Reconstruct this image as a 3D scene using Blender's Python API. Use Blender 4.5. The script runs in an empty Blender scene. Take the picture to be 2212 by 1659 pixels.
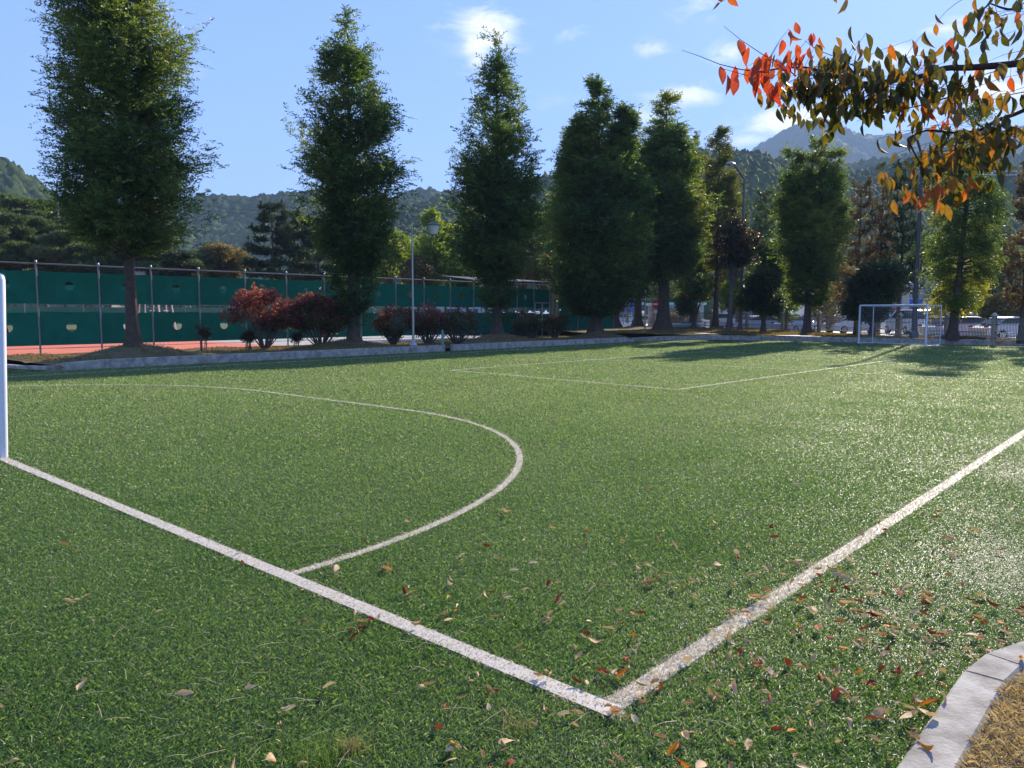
import bpy, math, random
import numpy as np
from mathutils import Vector, Matrix

S = bpy.context.scene
COL = S.collection
R = math.radians
rng = np.random.default_rng(7)
random.seed(7)

# ------------------------------------------------------------------ camera, world, sun, exposure
CAMH = 1.65
cam_d = bpy.data.cameras.new('camera'); cam = bpy.data.objects.new('camera', cam_d); COL.objects.link(cam)
cam.location = (0, 0, CAMH); cam.rotation_euler = (R(90 - 5.28), 0, 0)
cam_d.sensor_width = 36; cam_d.lens = 36 * 1661 / 2212; cam_d.clip_start = 0.05; cam_d.clip_end = 9000
S.camera = cam

SUN_AZ, SUN_EL = 32.0, 27.0            # azimuth clockwise from +Y
sd = Vector((math.sin(R(SUN_AZ)) * math.cos(R(SUN_EL)), math.cos(R(SUN_AZ)) * math.cos(R(SUN_EL)), math.sin(R(SUN_EL))))
sun_d = bpy.data.lights.new('sun', 'SUN'); sun = bpy.data.objects.new('sun', sun_d); COL.objects.link(sun)
sun_d.energy = 5.0; sun_d.angle = R(0.55); sun_d.color = (1.0, 0.90, 0.74)
sun.rotation_euler = sd.to_track_quat('Z', 'Y').to_euler(); sun.location = sd * 60

SKY_GAMMA = .40; SKY_TINT = (.98, 1.42, 2.62, 1)
W = bpy.data.worlds.new('World'); S.world = W; W.use_nodes = True
nt = W.node_tree; nt.nodes.clear()
def N(t, kind, **kw):
    n = t.nodes.new(kind)
    for k, v in kw.items(): setattr(n, k, v)
    return n
out = N(nt, 'ShaderNodeOutputWorld'); bg = N(nt, 'ShaderNodeBackground'); bg.inputs[1].default_value = 0.12
sky = N(nt, 'ShaderNodeTexSky'); sky.sky_type = 'NISHITA'; sky.sun_disc = False
sky.sun_elevation = R(SUN_EL); sky.sun_rotation = R(SUN_AZ); sky.altitude = 100; sky.air_density = 1.0; sky.dust_density = 0.25; sky.ozone_density = 2.2
# thin wisps of cloud: noise on the sky direction, gathered round a few patches of the sky
tc = N(nt, 'ShaderNodeTexCoord')
def direction(X, Y):                     # direction of a place in the sky from its bearing in the photo
    p = math.atan(153.5 / 1661); dx = (X - 1106) / 1661; dy = (829.5 - Y) / 1661
    v = Vector((dx, math.cos(p) + dy * math.sin(p), -math.sin(p) + dy * math.cos(p))); v.normalize(); return v
mp = N(nt, 'ShaderNodeMapping'); mp.inputs['Scale'].default_value = (5, 5, 13); mp.inputs['Rotation'].default_value = (0, R(18), 0)
nt.links.new(tc.outputs['Generated'], mp.inputs[0])
nz = N(nt, 'ShaderNodeTexNoise'); nz.inputs['Scale'].default_value = 3.2; nz.inputs['Detail'].default_value = 9; nz.inputs['Roughness'].default_value = 0.62; nz.inputs['Distortion'].default_value = 0.6
nt.links.new(mp.outputs[0], nz.inputs['Vector'])
def M_(t, op, a, b=None, c=None, clamp=False):
    m = N(t, 'ShaderNodeMath', operation=op); m.use_clamp = clamp
    for i, x in enumerate((a, b, c)):
        if x is None: continue
        if hasattr(x, 'is_linked'): t.links.new(x, m.inputs[i])
        else: m.inputs[i].default_value = x
    return m.outputs[0]
total = None
for (X, Y, ax, ay, wgt) in ((1055, 62, 62, 38, 1.15), (1030, 100, 30, 50, 1.0), (985, 58, 45, 8, .75), (1495, 205, 62, 20, 1.0), (1700, 262, 80, 26, 1.15), (1410, 105, 40, 14, .8),
                            (1570, 105, 38, 24, .8), (1505, 25, 70, 22, .6), (1385, 238, 40, 34, .65), (1930, 120, 80, 22, .75), (2180, 190, 130, 45, 1.0), (2050, 55, 60, 22, .85),
                            (2120, 95, 90, 18, .6), (1600, 300, 70, 18, .7), (1240, 75, 40, 18, .6), (430, 145, 60, 26, .32), (1180, 220, 60, 20, .3)):
    d = direction(X, Y); right = Vector((0, 0, 1)).cross(d); right = -right.normalized(); upv = right.cross(d).normalized()
    vm = N(nt, 'ShaderNodeVectorMath', operation='DOT_PRODUCT'); vm.inputs[1].default_value = right; nt.links.new(tc.outputs['Generated'], vm.inputs[0])
    vn = N(nt, 'ShaderNodeVectorMath', operation='DOT_PRODUCT'); vn.inputs[1].default_value = upv; nt.links.new(tc.outputs['Generated'], vn.inputs[0])
    vd = N(nt, 'ShaderNodeVectorMath', operation='DOT_PRODUCT'); vd.inputs[1].default_value = d; nt.links.new(tc.outputs['Generated'], vd.inputs[0])
    a = M_(nt, 'POWER', M_(nt, 'ABSOLUTE', M_(nt, 'DIVIDE', vm.outputs['Value'], ax / 1661)), 2.0)
    b = M_(nt, 'POWER', M_(nt, 'ABSOLUTE', M_(nt, 'DIVIDE', vn.outputs['Value'], ay / 1661)), 2.0)
    g = M_(nt, 'MULTIPLY', M_(nt, 'EXPONENT', M_(nt, 'MULTIPLY', M_(nt, 'ADD', a, b), -0.7)), wgt)
    g = M_(nt, 'MULTIPLY', g, M_(nt, 'GREATER_THAN', vd.outputs['Value'], 0.5))
    total = g if total is None else M_(nt, 'MAXIMUM', total, g)
dens = M_(nt, 'MULTIPLY', M_(nt, 'SUBTRACT', M_(nt, 'ADD', nz.outputs[0], M_(nt, 'MULTIPLY', total, 0.34)), 0.60), 3.2, clamp=True)
dens = M_(nt, 'MULTIPLY', dens, M_(nt, 'MULTIPLY', total, 1.3, clamp=True), clamp=True)
gm_ = N(nt, 'ShaderNodeGamma'); gm_.inputs[1].default_value = SKY_GAMMA; nt.links.new(sky.outputs[0], gm_.inputs[0])
hs = N(nt, 'ShaderNodeMix', data_type='RGBA', blend_type='MULTIPLY'); hs.inputs[0].default_value = 1; hs.inputs[7].default_value = SKY_TINT
nt.links.new(gm_.outputs[0], hs.inputs[6])
mx = N(nt, 'ShaderNodeMix', data_type='RGBA'); nt.links.new(dens, mx.inputs[0]); nt.links.new(hs.outputs[2], mx.inputs[6]); mx.inputs[7].default_value = (5.4, 5.5, 5.7, 1)
nt.links.new(mx.outputs[2], bg.inputs[0]); nt.links.new(bg.outputs[0], out.inputs[0])
S.view_settings.view_transform = 'Standard'; S.view_settings.look = 'None'; S.view_settings.gamma = 1; S.view_settings.exposure = 1.05
S.cycles.max_bounces = 8; S.cycles.transparent_max_bounces = 8; S.cycles.volume_bounces = 0; S.cycles.transmission_bounces = 6; S.cycles.diffuse_bounces = 4

# ------------------------------------------------------------------ coordinates
C0 = np.array([0.3935, 3.0653]); TU = np.array([0.66751, 0.7446]); TV = np.array([-0.7446, 0.66751])
def P(u, v, z=0.0):                       # pitch coordinates: u along the near touchline, v along the goal line
    q = C0 + u * TU + v * TV; return np.array([q[0], q[1], z])
PIT = math.atan(153.5 / 1661)
def at(X, Y, depth):                      # the point at a given depth seen in a given direction
    dx = (X - 1106) / 1661; dy = (829.5 - Y) / 1661
    d = np.array([dx, math.cos(PIT) + dy * math.sin(PIT), -math.sin(PIT) + dy * math.cos(PIT)])
    t = depth / d[1]; return np.array([0, 0, CAMH]) + d * t
ROTU = math.atan2(TU[1], TU[0])

# ------------------------------------------------------------------ materials
MATS = {}
def mat(name, col, rough=.6, spec=.4, metal=0, noise=None, bump=None, emit=None, translucent=0):
    """noise = (scale, other colour, amount), bump = (scale, strength)"""
    if name in MATS: return MATS[name]
    m = bpy.data.materials.new(name); m.use_nodes = True; t = m.node_tree; b = t.nodes['Principled BSDF']
    b.inputs['Base Color'].default_value = (*col, 1); b.inputs['Roughness'].default_value = rough; b.inputs['Metallic'].default_value = metal
    b.inputs['Specular IOR Level'].default_value = spec
    tcn = N(t, 'ShaderNodeTexCoord')
    if noise:
        n = N(t, 'ShaderNodeTexNoise'); n.inputs['Scale'].default_value = noise[0]; n.inputs['Detail'].default_value = 6; n.inputs['Roughness'].default_value = .65
        t.links.new(tcn.outputs['Object'], n.inputs['Vector'])
        r = N(t, 'ShaderNodeMapRange'); r.inputs[1].default_value = .38; r.inputs[2].default_value = .64; r.inputs[4].default_value = noise[2]
        t.links.new(n.outputs[0], r.inputs[0])
        x = N(t, 'ShaderNodeMix', data_type='RGBA'); x.inputs[6].default_value = (*col, 1); x.inputs[7].default_value = (*noise[1], 1)
        t.links.new(r.outputs[0], x.inputs[0]); t.links.new(x.outputs[2], b.inputs['Base Color'])
    if bump:
        n = N(t, 'ShaderNodeTexNoise'); n.inputs['Scale'].default_value = bump[0]; n.inputs['Detail'].default_value = 5
        t.links.new(tcn.outputs['Object'], n.inputs['Vector'])
        bp = N(t, 'ShaderNodeBump'); bp.inputs['Strength'].default_value = bump[1]; bp.inputs['Distance'].default_value = .05
        t.links.new(n.outputs[0], bp.inputs['Height']); t.links.new(bp.outputs[0], b.inputs['Normal'])
    if emit:
        b.inputs['Emission Color'].default_value = (*emit[0], 1); b.inputs['Emission Strength'].default_value = emit[1]
    if translucent:
        o = t.nodes['Material Output']; tr = N(t, 'ShaderNodeBsdfTranslucent'); tr.inputs[0].default_value = (*col, 1); ms = N(t, 'ShaderNodeMixShader'); ms.inputs[0].default_value = translucent
        t.links.new(b.outputs[0], ms.inputs[1]); t.links.new(tr.outputs[0], ms.inputs[2]); t.links.new(ms.outputs[0], o.inputs[0])
    MATS[name] = m; return m
def leafmat(name, ramp, rough=.55, spec=.35, transl=.35, tboost=1.6, tcol=(1.05, 1.0, .45)):
    """foliage: colour from the per-leaf attribute 'tint' through a ramp"""
    if name in MATS: return MATS[name]
    m = bpy.data.materials.new(name); m.use_nodes = True; t = m.node_tree; b = t.nodes['Principled BSDF']; o = t.nodes['Material Output']
    a = N(t, 'ShaderNodeAttribute'); a.attribute_name = 'tint'
    cr = N(t, 'ShaderNodeValToRGB'); e = cr.color_ramp.elements
    for i, (pos, c) in enumerate(ramp):
        el = e[i] if i < 2 else e.new(pos)
        el.position = pos; el.color = (*c, 1)
    t.links.new(a.outputs['Fac'], cr.inputs[0]); t.links.new(cr.outputs[0], b.inputs['Base Color'])
    b.inputs['Roughness'].default_value = rough; b.inputs['Specular IOR Level'].default_value = spec
    tr = N(t, 'ShaderNodeBsdfTranslucent'); mc = N(t, 'ShaderNodeMix', data_type='RGBA', blend_type='MULTIPLY'); mc.inputs[0].default_value = 1; mc.inputs[7].default_value = (tboost * tcol[0], tboost * tcol[1], tboost * tcol[2], 1)
    t.links.new(cr.outputs[0], mc.inputs[6]); t.links.new(mc.outputs[2], tr.inputs[0])
    ms = N(t, 'ShaderNodeMixShader'); ms.inputs[0].default_value = transl
    t.links.new(b.outputs[0], ms.inputs[1]); t.links.new(tr.outputs[0], ms.inputs[2]); t.links.new(ms.outputs[0], o.inputs[0])
    MATS[name] = m; return m

# ------------------------------------------------------------------ object helpers
def tag(o, label=None, cat=None, group=None, kind=None):
    if label: o['label'] = label
    if cat: o['category'] = cat
    if group: o['group'] = group
    if kind: o['kind'] = kind
    return o
def empty(name, loc, rz=0, label=None, cat=None, group=None):
    o = bpy.data.objects.new(name, None); COL.objects.link(o); o.location = [float(a) for a in loc]; o.rotation_euler = (0, 0, rz); o.empty_display_size = .3
    return tag(o, label, cat, group)
def children(o): return [c for c in bpy.data.objects if c.parent == o]
def copy_tree(o, parent=None):
    c = o.copy(); COL.objects.link(c); c.parent = parent
    for ch in children(o): copy_tree(ch, c)
    return c
def link(name, me, m=None, parent=None, loc=None):
    if m is not None and len(me.materials) == 0: me.materials.append(m)
    o = bpy.data.objects.new(name, me); COL.objects.link(o)
    if parent is not None: o.parent = parent
    if loc is not None: o.location = [float(a) for a in loc]
    return o
def np_mesh(name, V, F, tint=None, smooth=False):
    """V (n,3), F (m,k) constant face size"""
    V = np.ascontiguousarray(V, dtype=np.float32).reshape(-1, 3); F = np.ascontiguousarray(F, dtype=np.int32); m, k = F.shape
    me = bpy.data.meshes.new(name); me.vertices.add(len(V)); me.vertices.foreach_set('co', V.ravel())
    me.loops.add(m * k); me.loops.foreach_set('vertex_index', F.ravel()); me.polygons.add(m)
    me.polygons.foreach_set('loop_start', np.arange(0, m * k, k, dtype=np.int32))
    if smooth: me.polygons.foreach_set('use_smooth', np.ones(m, dtype=bool))
    me.update(calc_edges=True)
    if tint is not None:
        dom = 'FACE' if len(tint) == m else 'POINT'
        a = me.attributes.new('tint', 'FLOAT', dom); a.data.foreach_set('value', np.ascontiguousarray(tint, dtype=np.float32))
    return me
class MB:
    def __init__(s): s.v = []; s.f = []
    def add(s, vs, fs):
        b = len(s.v); s.v += [tuple(float(c) for c in p) for p in vs]; s.f += [tuple(b + i for i in f) for f in fs]; return s
    def box(s, c, d, rz=0, ry=0, rx=0, bev=0):
        hx, hy, hz = d[0] / 2, d[1] / 2, d[2] / 2; M = Matrix.Rotation(rz, 3, 'Z') @ Matrix.Rotation(ry, 3, 'Y') @ Matrix.Rotation(rx, 3, 'X')
        if bev:
            vs = []; b = min(bev, hx * .9, hy * .9, hz * .9)
            for sx in (-1, 1):
                for sy in (-1, 1):
                    for sz in (-1, 1):
                        vs += [(sx * (hx - b), sy * (hy - b), sz * hz), (sx * (hx - b), sy * hy, sz * (hz - b)), (sx * hx, sy * (hy - b), sz * (hz - b))]
            import bmesh
            bm = bmesh.new(); [bm.verts.new(Vector(c) + M @ Vector(p)) for p in vs]; r = bmesh.ops.convex_hull(bm, input=bm.verts); bm.verts.index_update()
            s.add([v.co for v in bm.verts], [[v.index for v in f.verts] for f in bm.faces]); bm.free(); return s
        vs = [Vector(c) + M @ Vector((x, y, z)) for z in (-hz, hz) for (x, y) in ((-hx, -hy), (hx, -hy), (hx, hy), (-hx, hy))]
        return s.add(vs, [(3, 2, 1, 0), (4, 5, 6, 7), (0, 1, 5, 4), (1, 2, 6, 5), (2, 3, 7, 6), (3, 0, 4, 7)])
    def tube(s, pts, rad, n=8, cap=True):
        pts = [Vector([float(a) for a in p]) for p in pts]; k = len(pts)
        if not hasattr(rad, '__len__'): rad = [rad] * k
        up = Vector((0, 0, 1)); vs = []; fs = []; prev = None
        for i, p in enumerate(pts):
            t = (pts[min(i + 1, k - 1)] - pts[max(i - 1, 0)]).normalized()
            if prev is None:
                a = t.orthogonal().normalized()
            else:
                a = (prev - t * prev.dot(t)); a = a.normalized() if a.length > 1e-5 else t.orthogonal().normalized()
            prev = a; b = t.cross(a)
            for j in range(n):
                w = 2 * math.pi * j / n; vs.append(p + (a * math.cos(w) + b * math.sin(w)) * rad[i])
        for i in range(k - 1):
            for j in range(n):
                j2 = (j + 1) % n; fs.append((i * n + j, i * n + j2, (i + 1) * n + j2, (i + 1) * n + j))
        if cap: fs.append(tuple(range(n))[::-1]); fs.append(tuple((k - 1) * n + j for j in range(n)))
        return s.add(vs, fs)
    def lathe(s, prof, c=(0, 0, 0), n=16):
        vs = []; fs = []
        for (r, z) in prof:
            for j in range(n):
                w = 2 * math.pi * j / n; vs.append((c[0] + r * math.cos(w), c[1] + r * math.sin(w), c[2] + z))
        for i in range(len(prof) - 1):
            for j in range(n):
                j2 = (j + 1) % n; fs.append((i * n + j, i * n + j2, (i + 1) * n + j2, (i + 1) * n + j))
        fs.append(tuple(range(n))[::-1]); fs.append(tuple((len(prof) - 1) * n + j for j in range(n)))
        return s.add(vs, fs)
    def prism(s, poly, z0, z1):
        n = len(poly); z0 = z0 if hasattr(z0, '__len__') else [z0] * n; z1 = z1 if hasattr(z1, '__len__') else [z1] * n
        vs = [(p[0], p[1], z0[i]) for i, p in enumerate(poly)] + [(p[0], p[1], z1[i]) for i, p in enumerate(poly)]
        return s.add(vs, [tuple(range(n))[::-1], tuple(range(n, 2 * n))] + [(i, (i + 1) % n, n + (i + 1) % n, n + i) for i in range(n)])
    def build(s, name, m, parent=None, loc=None, smooth=False):
        me = bpy.data.meshes.new(name); me.from_pydata(s.v, [], s.f); me.update()
        if smooth:
            me.polygons.foreach_set('use_smooth', [True] * len(me.polygons))
            try: me.set_sharp_from_angle(angle=R(40))
            except Exception: pass
        return link(name, me, m, parent, loc)
def struct(o): o['kind'] = 'structure'; return o
def snoise(p, f, seed=0):                 # cheap smooth noise on points (n,3)
    q = np.asarray(p, dtype=float) * f + seed * 3.17
    return (np.sin(q[:, 0] * 1.0 + 1.3 * np.sin(q[:, 1] * 1.1)) + np.sin(q[:, 1] * 1.3 + 1.1 * np.sin(q[:, 2] * .9 + 2)) + np.sin(q[:, 2] * 1.2 + 1.2 * np.sin(q[:, 0] * 1.2 + 4))) / 3

# ------------------------------------------------------------------ the ground
def groundmat():
    m = mat('far_ground', (.13, .12, .07), .95, .1, noise=(.02, (.08, .11, .04), 1)); return m
g = MB(); g.add([(-5000, -1500, -.06), (5000, -1500, -.06), (5000, 6000, -.06), (-5000, 6000, -.06)], [(0, 1, 2, 3)]); struct(g.build('ground', groundmat()))

def turfmat():
    m = bpy.data.materials.new('turf_base'); m.use_nodes = True; t = m.node_tree; b = t.nodes['Principled BSDF']
    tcn = N(t, 'ShaderNodeTexCoord')
    n1 = N(t, 'ShaderNodeTexNoise'); n1.inputs['Scale'].default_value = 55; n1.inputs['Detail'].default_value = 4; n1.inputs['Roughness'].default_value = .8; t.links.new(tcn.outputs['Object'], n1.inputs[0])
    n2 = N(t, 'ShaderNodeTexNoise'); n2.inputs['Scale'].default_value = .45; n2.inputs['Detail'].default_value = 5; t.links.new(tcn.outputs['Object'], n2.inputs[0])
    cr = N(t, 'ShaderNodeValToRGB'); e = cr.color_ramp.elements; e[0].position = .38; e[0].color = (.012, .035, .010, 1); e[1].position = .66; e[1].color = (.09, .15, .045, 1)
    t.links.new(n1.outputs[0], cr.inputs[0])
    x = N(t, 'ShaderNodeMix', data_type='RGBA', blend_type='MULTIPLY'); r = N(t, 'ShaderNodeMapRange'); r.inputs[1].default_value = .35; r.inputs[2].default_value = .65; r.inputs[3].default_value = .75; r.inputs[4].default_value = 1.25
    t.links.new(n2.outputs[0], r.inputs[0]); x.inputs[0].default_value = 1; t.links.new(cr.outputs[0], x.inputs[6]); t.links.new(r.outputs[0], x.inputs[7]); t.links.new(x.outputs[2], b.inputs['Base Color'])
    b.inputs['Roughness'].default_value = .9; b.inputs['Specular IOR Level'].default_value = .08
    bp = N(t, 'ShaderNodeBump'); bp.inputs['Strength'].default_value = 1; bp.inputs['Distance'].default_value = .03; t.links.new(n1.outputs[0], bp.inputs['Height']); t.links.new(bp.outputs[0], b.inputs['Normal'])
    return m
TURF = turfmat()
def uvpoly(name, pts, z, m, kind=True):
    b = MB(); b.add([P(u, v, z) for u, v in pts], [tuple(range(len(pts)))]); o = b.build(name, m)
    return struct(o) if kind else o
uvpoly('turf', [(-14, -9), (43.2, -9), (42.7, 8), (41.8, 19), (40.5, 21.6), (37, 22.5), (5, 22.75), (5, 30), (-14, 30)], 0, TURF)

# turf fibres as real blades
def in_bed(uu, vv): return (uu < 2.6) & (vv < np.interp(uu, [-6, 1.33, 1.6, 2.0, 2.35, 2.55, 2.6], [-1.03, -1.035, -1.07, -1.22, -1.55, -2.2, -3.6]))
LINEW = .043
ARCS = [(0.0, 8.4, 5.95, -90, 0, 1), (0.0, 12.9, 5.95, 0, 90, 1)]
A_, B_, C_ = (12.77, 14.33), (12.1, 6.6), (26.9, 6.3); D_ = (27.55, 14.05)
SEG = {'goal_line': [((0, -.043), (0, 21.1))], 'touchline': [((0, 0), (41, 0))],
       'far_touchline': [((-8, 21.15), (40.6, 21.1))], 'court_line': [(A_, B_), (B_, C_), (C_, D_), (D_, A_)],
       'halfway_line': [((19.3, 0), (19.9, 21.1))], 'far_goal_line': [((40.9, 0), (40.7, 21.1))]}
def seg_dist(uu, vv, a, b):
    ax, ay = a; bx, by = b; dx, dy = bx - ax, by - ay; L2 = dx * dx + dy * dy
    t = np.clip(((uu - ax) * dx + (vv - ay) * dy) / L2, 0, 1); return np.hypot(uu - ax - t * dx, vv - ay - t * dy)
def area_dist(uu, vv):
    d = seg_dist(uu, vv, (5.95, 8.4), (5.95, 12.9))
    d1 = np.where((vv < 8.4) & (uu > -.02), np.abs(np.hypot(uu, vv - 8.4) - 5.95), 9); d2 = np.where((vv > 12.9) & (uu > -.02), np.abs(np.hypot(uu, vv - 12.9) - 5.95), 9)
    return np.minimum(d, np.minimum(d1, d2))
LW = {'goal_line': .054, 'touchline': .054, 'far_touchline': .046, 'court_line': .042, 'halfway_line': .028, 'far_goal_line': .032}
def line_wobble(uu, vv): return 1 + .10 * np.sin(uu * 11 + vv * 13) + .08 * np.sin(uu * 57 - vv * 43) + rng.normal(0, .10, len(uu))
COMB = math.radians(90 - SUN_AZ)
def blades(xy, hgt, wid, lean=.75, wind=None, r=rng, flat=.45, comb=None):
    n = len(xy); a = r.uniform(0, 2 * np.pi, n); h = hgt * r.uniform(.55, 1.15, n); w = wid * r.uniform(.6, 1.3, n)
    ln = np.abs(r.normal(lean, .35, n)) * h
    if wind is not None: a = np.where(r.random(n) < .55, wind + r.normal(0, .6, n), a)
    dx, dy = np.cos(a), np.sin(a); 
    fl = r.random(n) < flat; h = np.where(fl, h * r.uniform(.2, .6, n), h); ln = np.where(fl, hgt * r.uniform(.7, 1.5, n), ln)
    z0 = np.full(n, .002)
    if comb is not None:
        cb_ = r.random(n) < comb; fl = fl | cb_; a = np.where(cb_, COMB + r.normal(0, .45, n), a); ln = np.where(cb_, hgt * r.uniform(.8, 1.6, n), ln); z0 = np.where(cb_, hgt * .45, z0); h = np.where(cb_, z0 + ln * np.tan(np.radians(r.normal(9, 7, n))), h); dx, dy = np.cos(a), np.sin(a)
        b2 = np.where(cb_, a + np.pi / 2, r.uniform(0, 2 * np.pi, n))
    else: b2 = r.uniform(0, 2 * np.pi, n)
    sx, sy = np.cos(b2) * w / 2, np.sin(b2) * w / 2; V = np.zeros((n, 4, 3))
    V[:, 0, 0] = xy[:, 0] - sx; V[:, 0, 1] = xy[:, 1] - sy; V[:, 0, 2] = z0
    V[:, 1, 0] = xy[:, 0] + sx; V[:, 1, 1] = xy[:, 1] + sy; V[:, 1, 2] = z0
    V[:, 2, 0] = xy[:, 0] + sx * .8 + dx * ln * .45; V[:, 2, 1] = xy[:, 1] + sy * .8 + dy * ln * .45; V[:, 2, 2] = np.where(z0 > .003, (z0 + h) / 2, h * .75)
    V[:, 3, 0] = xy[:, 0] + dx * ln; V[:, 3, 1] = xy[:, 1] + dy * ln; V[:, 3, 2] = np.where(fl, h * .95, h)
    return V.reshape(-1, 3)
def tri_blades_faces(n):
    b = np.arange(n)[:, None] * 4; return np.concatenate([b + np.array([[0, 1, 2]]), b + np.array([[0, 2, 3]])], 0)
def sample_field(n0, near, far, half=0.86):
    """positions with density falling as 1/d^2 beyond `near`"""
    A1 = half * (near ** 2 - 1.6 ** 2); 
    y1 = np.sqrt(rng.uniform(1.6 ** 2, near ** 2, int(n0 * A1))); m = int(n0 * near * near * 2 * half * math.log(far / near)); y2 = near * np.exp(rng.uniform(0, math.log(far / near), m))
    y = np.concatenate([y1, y2]); x = rng.uniform(-half, half, len(y)) * y; return np.stack([x, y], 1)
XY = sample_field(27000, 4.1, 45)
rel = XY - C0; UU = rel @ TU; VV = rel @ TV
keep = (~in_bed(UU, VV)) & (VV < 22.4) & (UU < 41.5)
XY = XY[keep]; UU = UU[keep]; VV = VV[keep]; DD = XY[:, 1]
wob = line_wobble(UU, VV)
which = {}
for k, segs in SEG.items():
    d = np.min([seg_dist(UU, VV, a, b) for a, b in segs], 0); which[k] = d < LW[k] * wob
which['goal_area_line'] = area_dist(UU, VV) < .042 * wob
white = np.zeros(len(XY), bool)
grow = np.clip((DD / 4.6), 1, None) ** .72
WM = leafmat('white_fibre', [(0, (.52, .46, .40)), (.5, (.70, .63, .56)), (1, (.86, .80, .73))], .55, .35, .25, 1.0)
WS = mat('white_line_base', (.50, .47, .44), .9, .2, noise=(90, (.72, .69, .66), 1))
def sheet(a, b, w, z=.004):
    ax, ay = a; bx, by = b; L = math.hypot(bx - ax, by - ay); nx, ny = -(by - ay) / L * w, (bx - ax) / L * w
    return [P(ax + nx, ay + ny, z), P(ax - nx, ay - ny, z), P(bx - nx, by - ny, z), P(bx + nx, by + ny, z)]
def add_line(key, name, label):
    sel = which[key] & ~white; white[sel] = True
    V = blades(XY[sel], .019 * np.sqrt(grow[sel]), .0027 * grow[sel], .8); n = int(sel.sum()); F = tri_blades_faces(n); t = rng.uniform(0, 1, n); t = np.concatenate([t, t])
    S4 = []
    if key == 'goal_area_line':
        for k in range(40):
            a0, a1 = [math.pi / 2 * q / 40 for q in (k, k + 1)]
            for c, s in ((8.4, -1), (12.9, 1)):
                pts = [(r_ * math.cos(a) + 0, c + s * r_ * math.sin(a)) for r_, a in ((5.915, a0), (5.985, a0), (5.985, a1), (5.915, a1))]; S4.append([P(u, v, .004) for u, v in pts])
        S4.append(sheet((5.95, 8.4), (5.95, 12.9), .035))
    else:
        for i, (a, b) in enumerate(SEG[key]): S4.append(sheet(a, b, LW[key] * .92, .004 + .002 * (i % 2) + (.008 if key in ('goal_line', 'halfway_line') else 0)))
    S4 = np.array(S4).reshape(-1, 3); m = len(S4) // 4; q = np.arange(m)[:, None] * 4 + len(V)
    V = np.concatenate([V, S4]); F = np.concatenate([F, q + np.array([[0, 1, 2]]), q + np.array([[0, 2, 3]])]); t = np.concatenate([t, np.full(2 * m, .45)])
    o = link(name, np_mesh(name, V, F, t), WM); struct(o); o['label'] = label
add_line('goal_line', 'goal_line', 'thick white goal line running from the corner to the near goal post')
add_line('touchline', 'touchline', 'thick white touchline running from the corner out to the right')
add_line('goal_area_line', 'goal_area_line', 'curved white goal area line in front of the near goal')
add_line('court_line', 'court_line', 'thin white rectangle of a smaller court in mid pitch')
add_line('halfway_line', 'halfway_line', 'faint thin halfway line crossing the pitch')
add_line('far_touchline', 'far_touchline', 'white touchline in the shade along the far kerb')
add_line('far_goal_line', 'far_goal_line', 'thin line across the far end of the pitch')
# far goal area arc
b = MB()
for k in range(30):
    a0, a1 = [math.pi / 2 * q / 30 for q in (k, k + 1)]
    for c, s in ((8.6, -1), (12.2, 1)):
        b.add([P(40.8 - r_ * math.cos(a), c + s * r_ * math.sin(a), .012) for r_, a in ((5.91, a0), (5.99, a0), (5.99, a1), (5.91, a1))], [(0, 1, 2, 3)])
b.add([P(34.81, 8.6, .014), P(34.89, 8.6, .014), P(34.89, 12.2, .014), P(34.81, 12.2, .014)], [(0, 1, 2, 3)])
struct(b.build('far_goal_area_line', WS))

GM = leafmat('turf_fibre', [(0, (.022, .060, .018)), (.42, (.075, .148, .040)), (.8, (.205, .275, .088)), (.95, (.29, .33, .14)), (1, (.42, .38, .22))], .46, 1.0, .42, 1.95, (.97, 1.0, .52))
g_ = ~white; xy = XY[g_]; n = len(xy)
worn = snoise(np.stack([UU[g_], VV[g_], UU[g_] * 0], 1), .9, 2) * .5 + snoise(np.stack([UU[g_], VV[g_], UU[g_] * 0], 1), 2.7, 5) * .5
V = blades(xy, .020 * np.sqrt(grow[g_]) * (1 - .15 * worn), 0.0021 * grow[g_], .8, comb=np.clip(.07 + .10 * worn + .42 * np.clip((-VV[g_] - .15) / .5, 0, 1) * np.clip((UU[g_] - 1.2) / 1.5, 0, 1) * (.6 + 1.6 * worn) + .10 * np.clip((UU[g_] - 3) / 4, 0, 1) * np.clip((3 - VV[g_]) / 3, 0, 1), .015, .6))
tint = np.clip(rng.beta(2.2, 3.2, n) + .12 * worn + .026 * np.clip(xy[:, 1] - 5, 0, 11), 0, .97); tint = np.where(rng.random(n) < .012, 1.0, tint)  # lighter with distance: the backlit glow of the far turf put into the colour
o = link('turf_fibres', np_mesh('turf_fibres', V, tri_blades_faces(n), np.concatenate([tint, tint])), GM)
tag(o, 'short glossy green artificial turf fibres covering the pitch', 'turf', kind='stuff')

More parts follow.
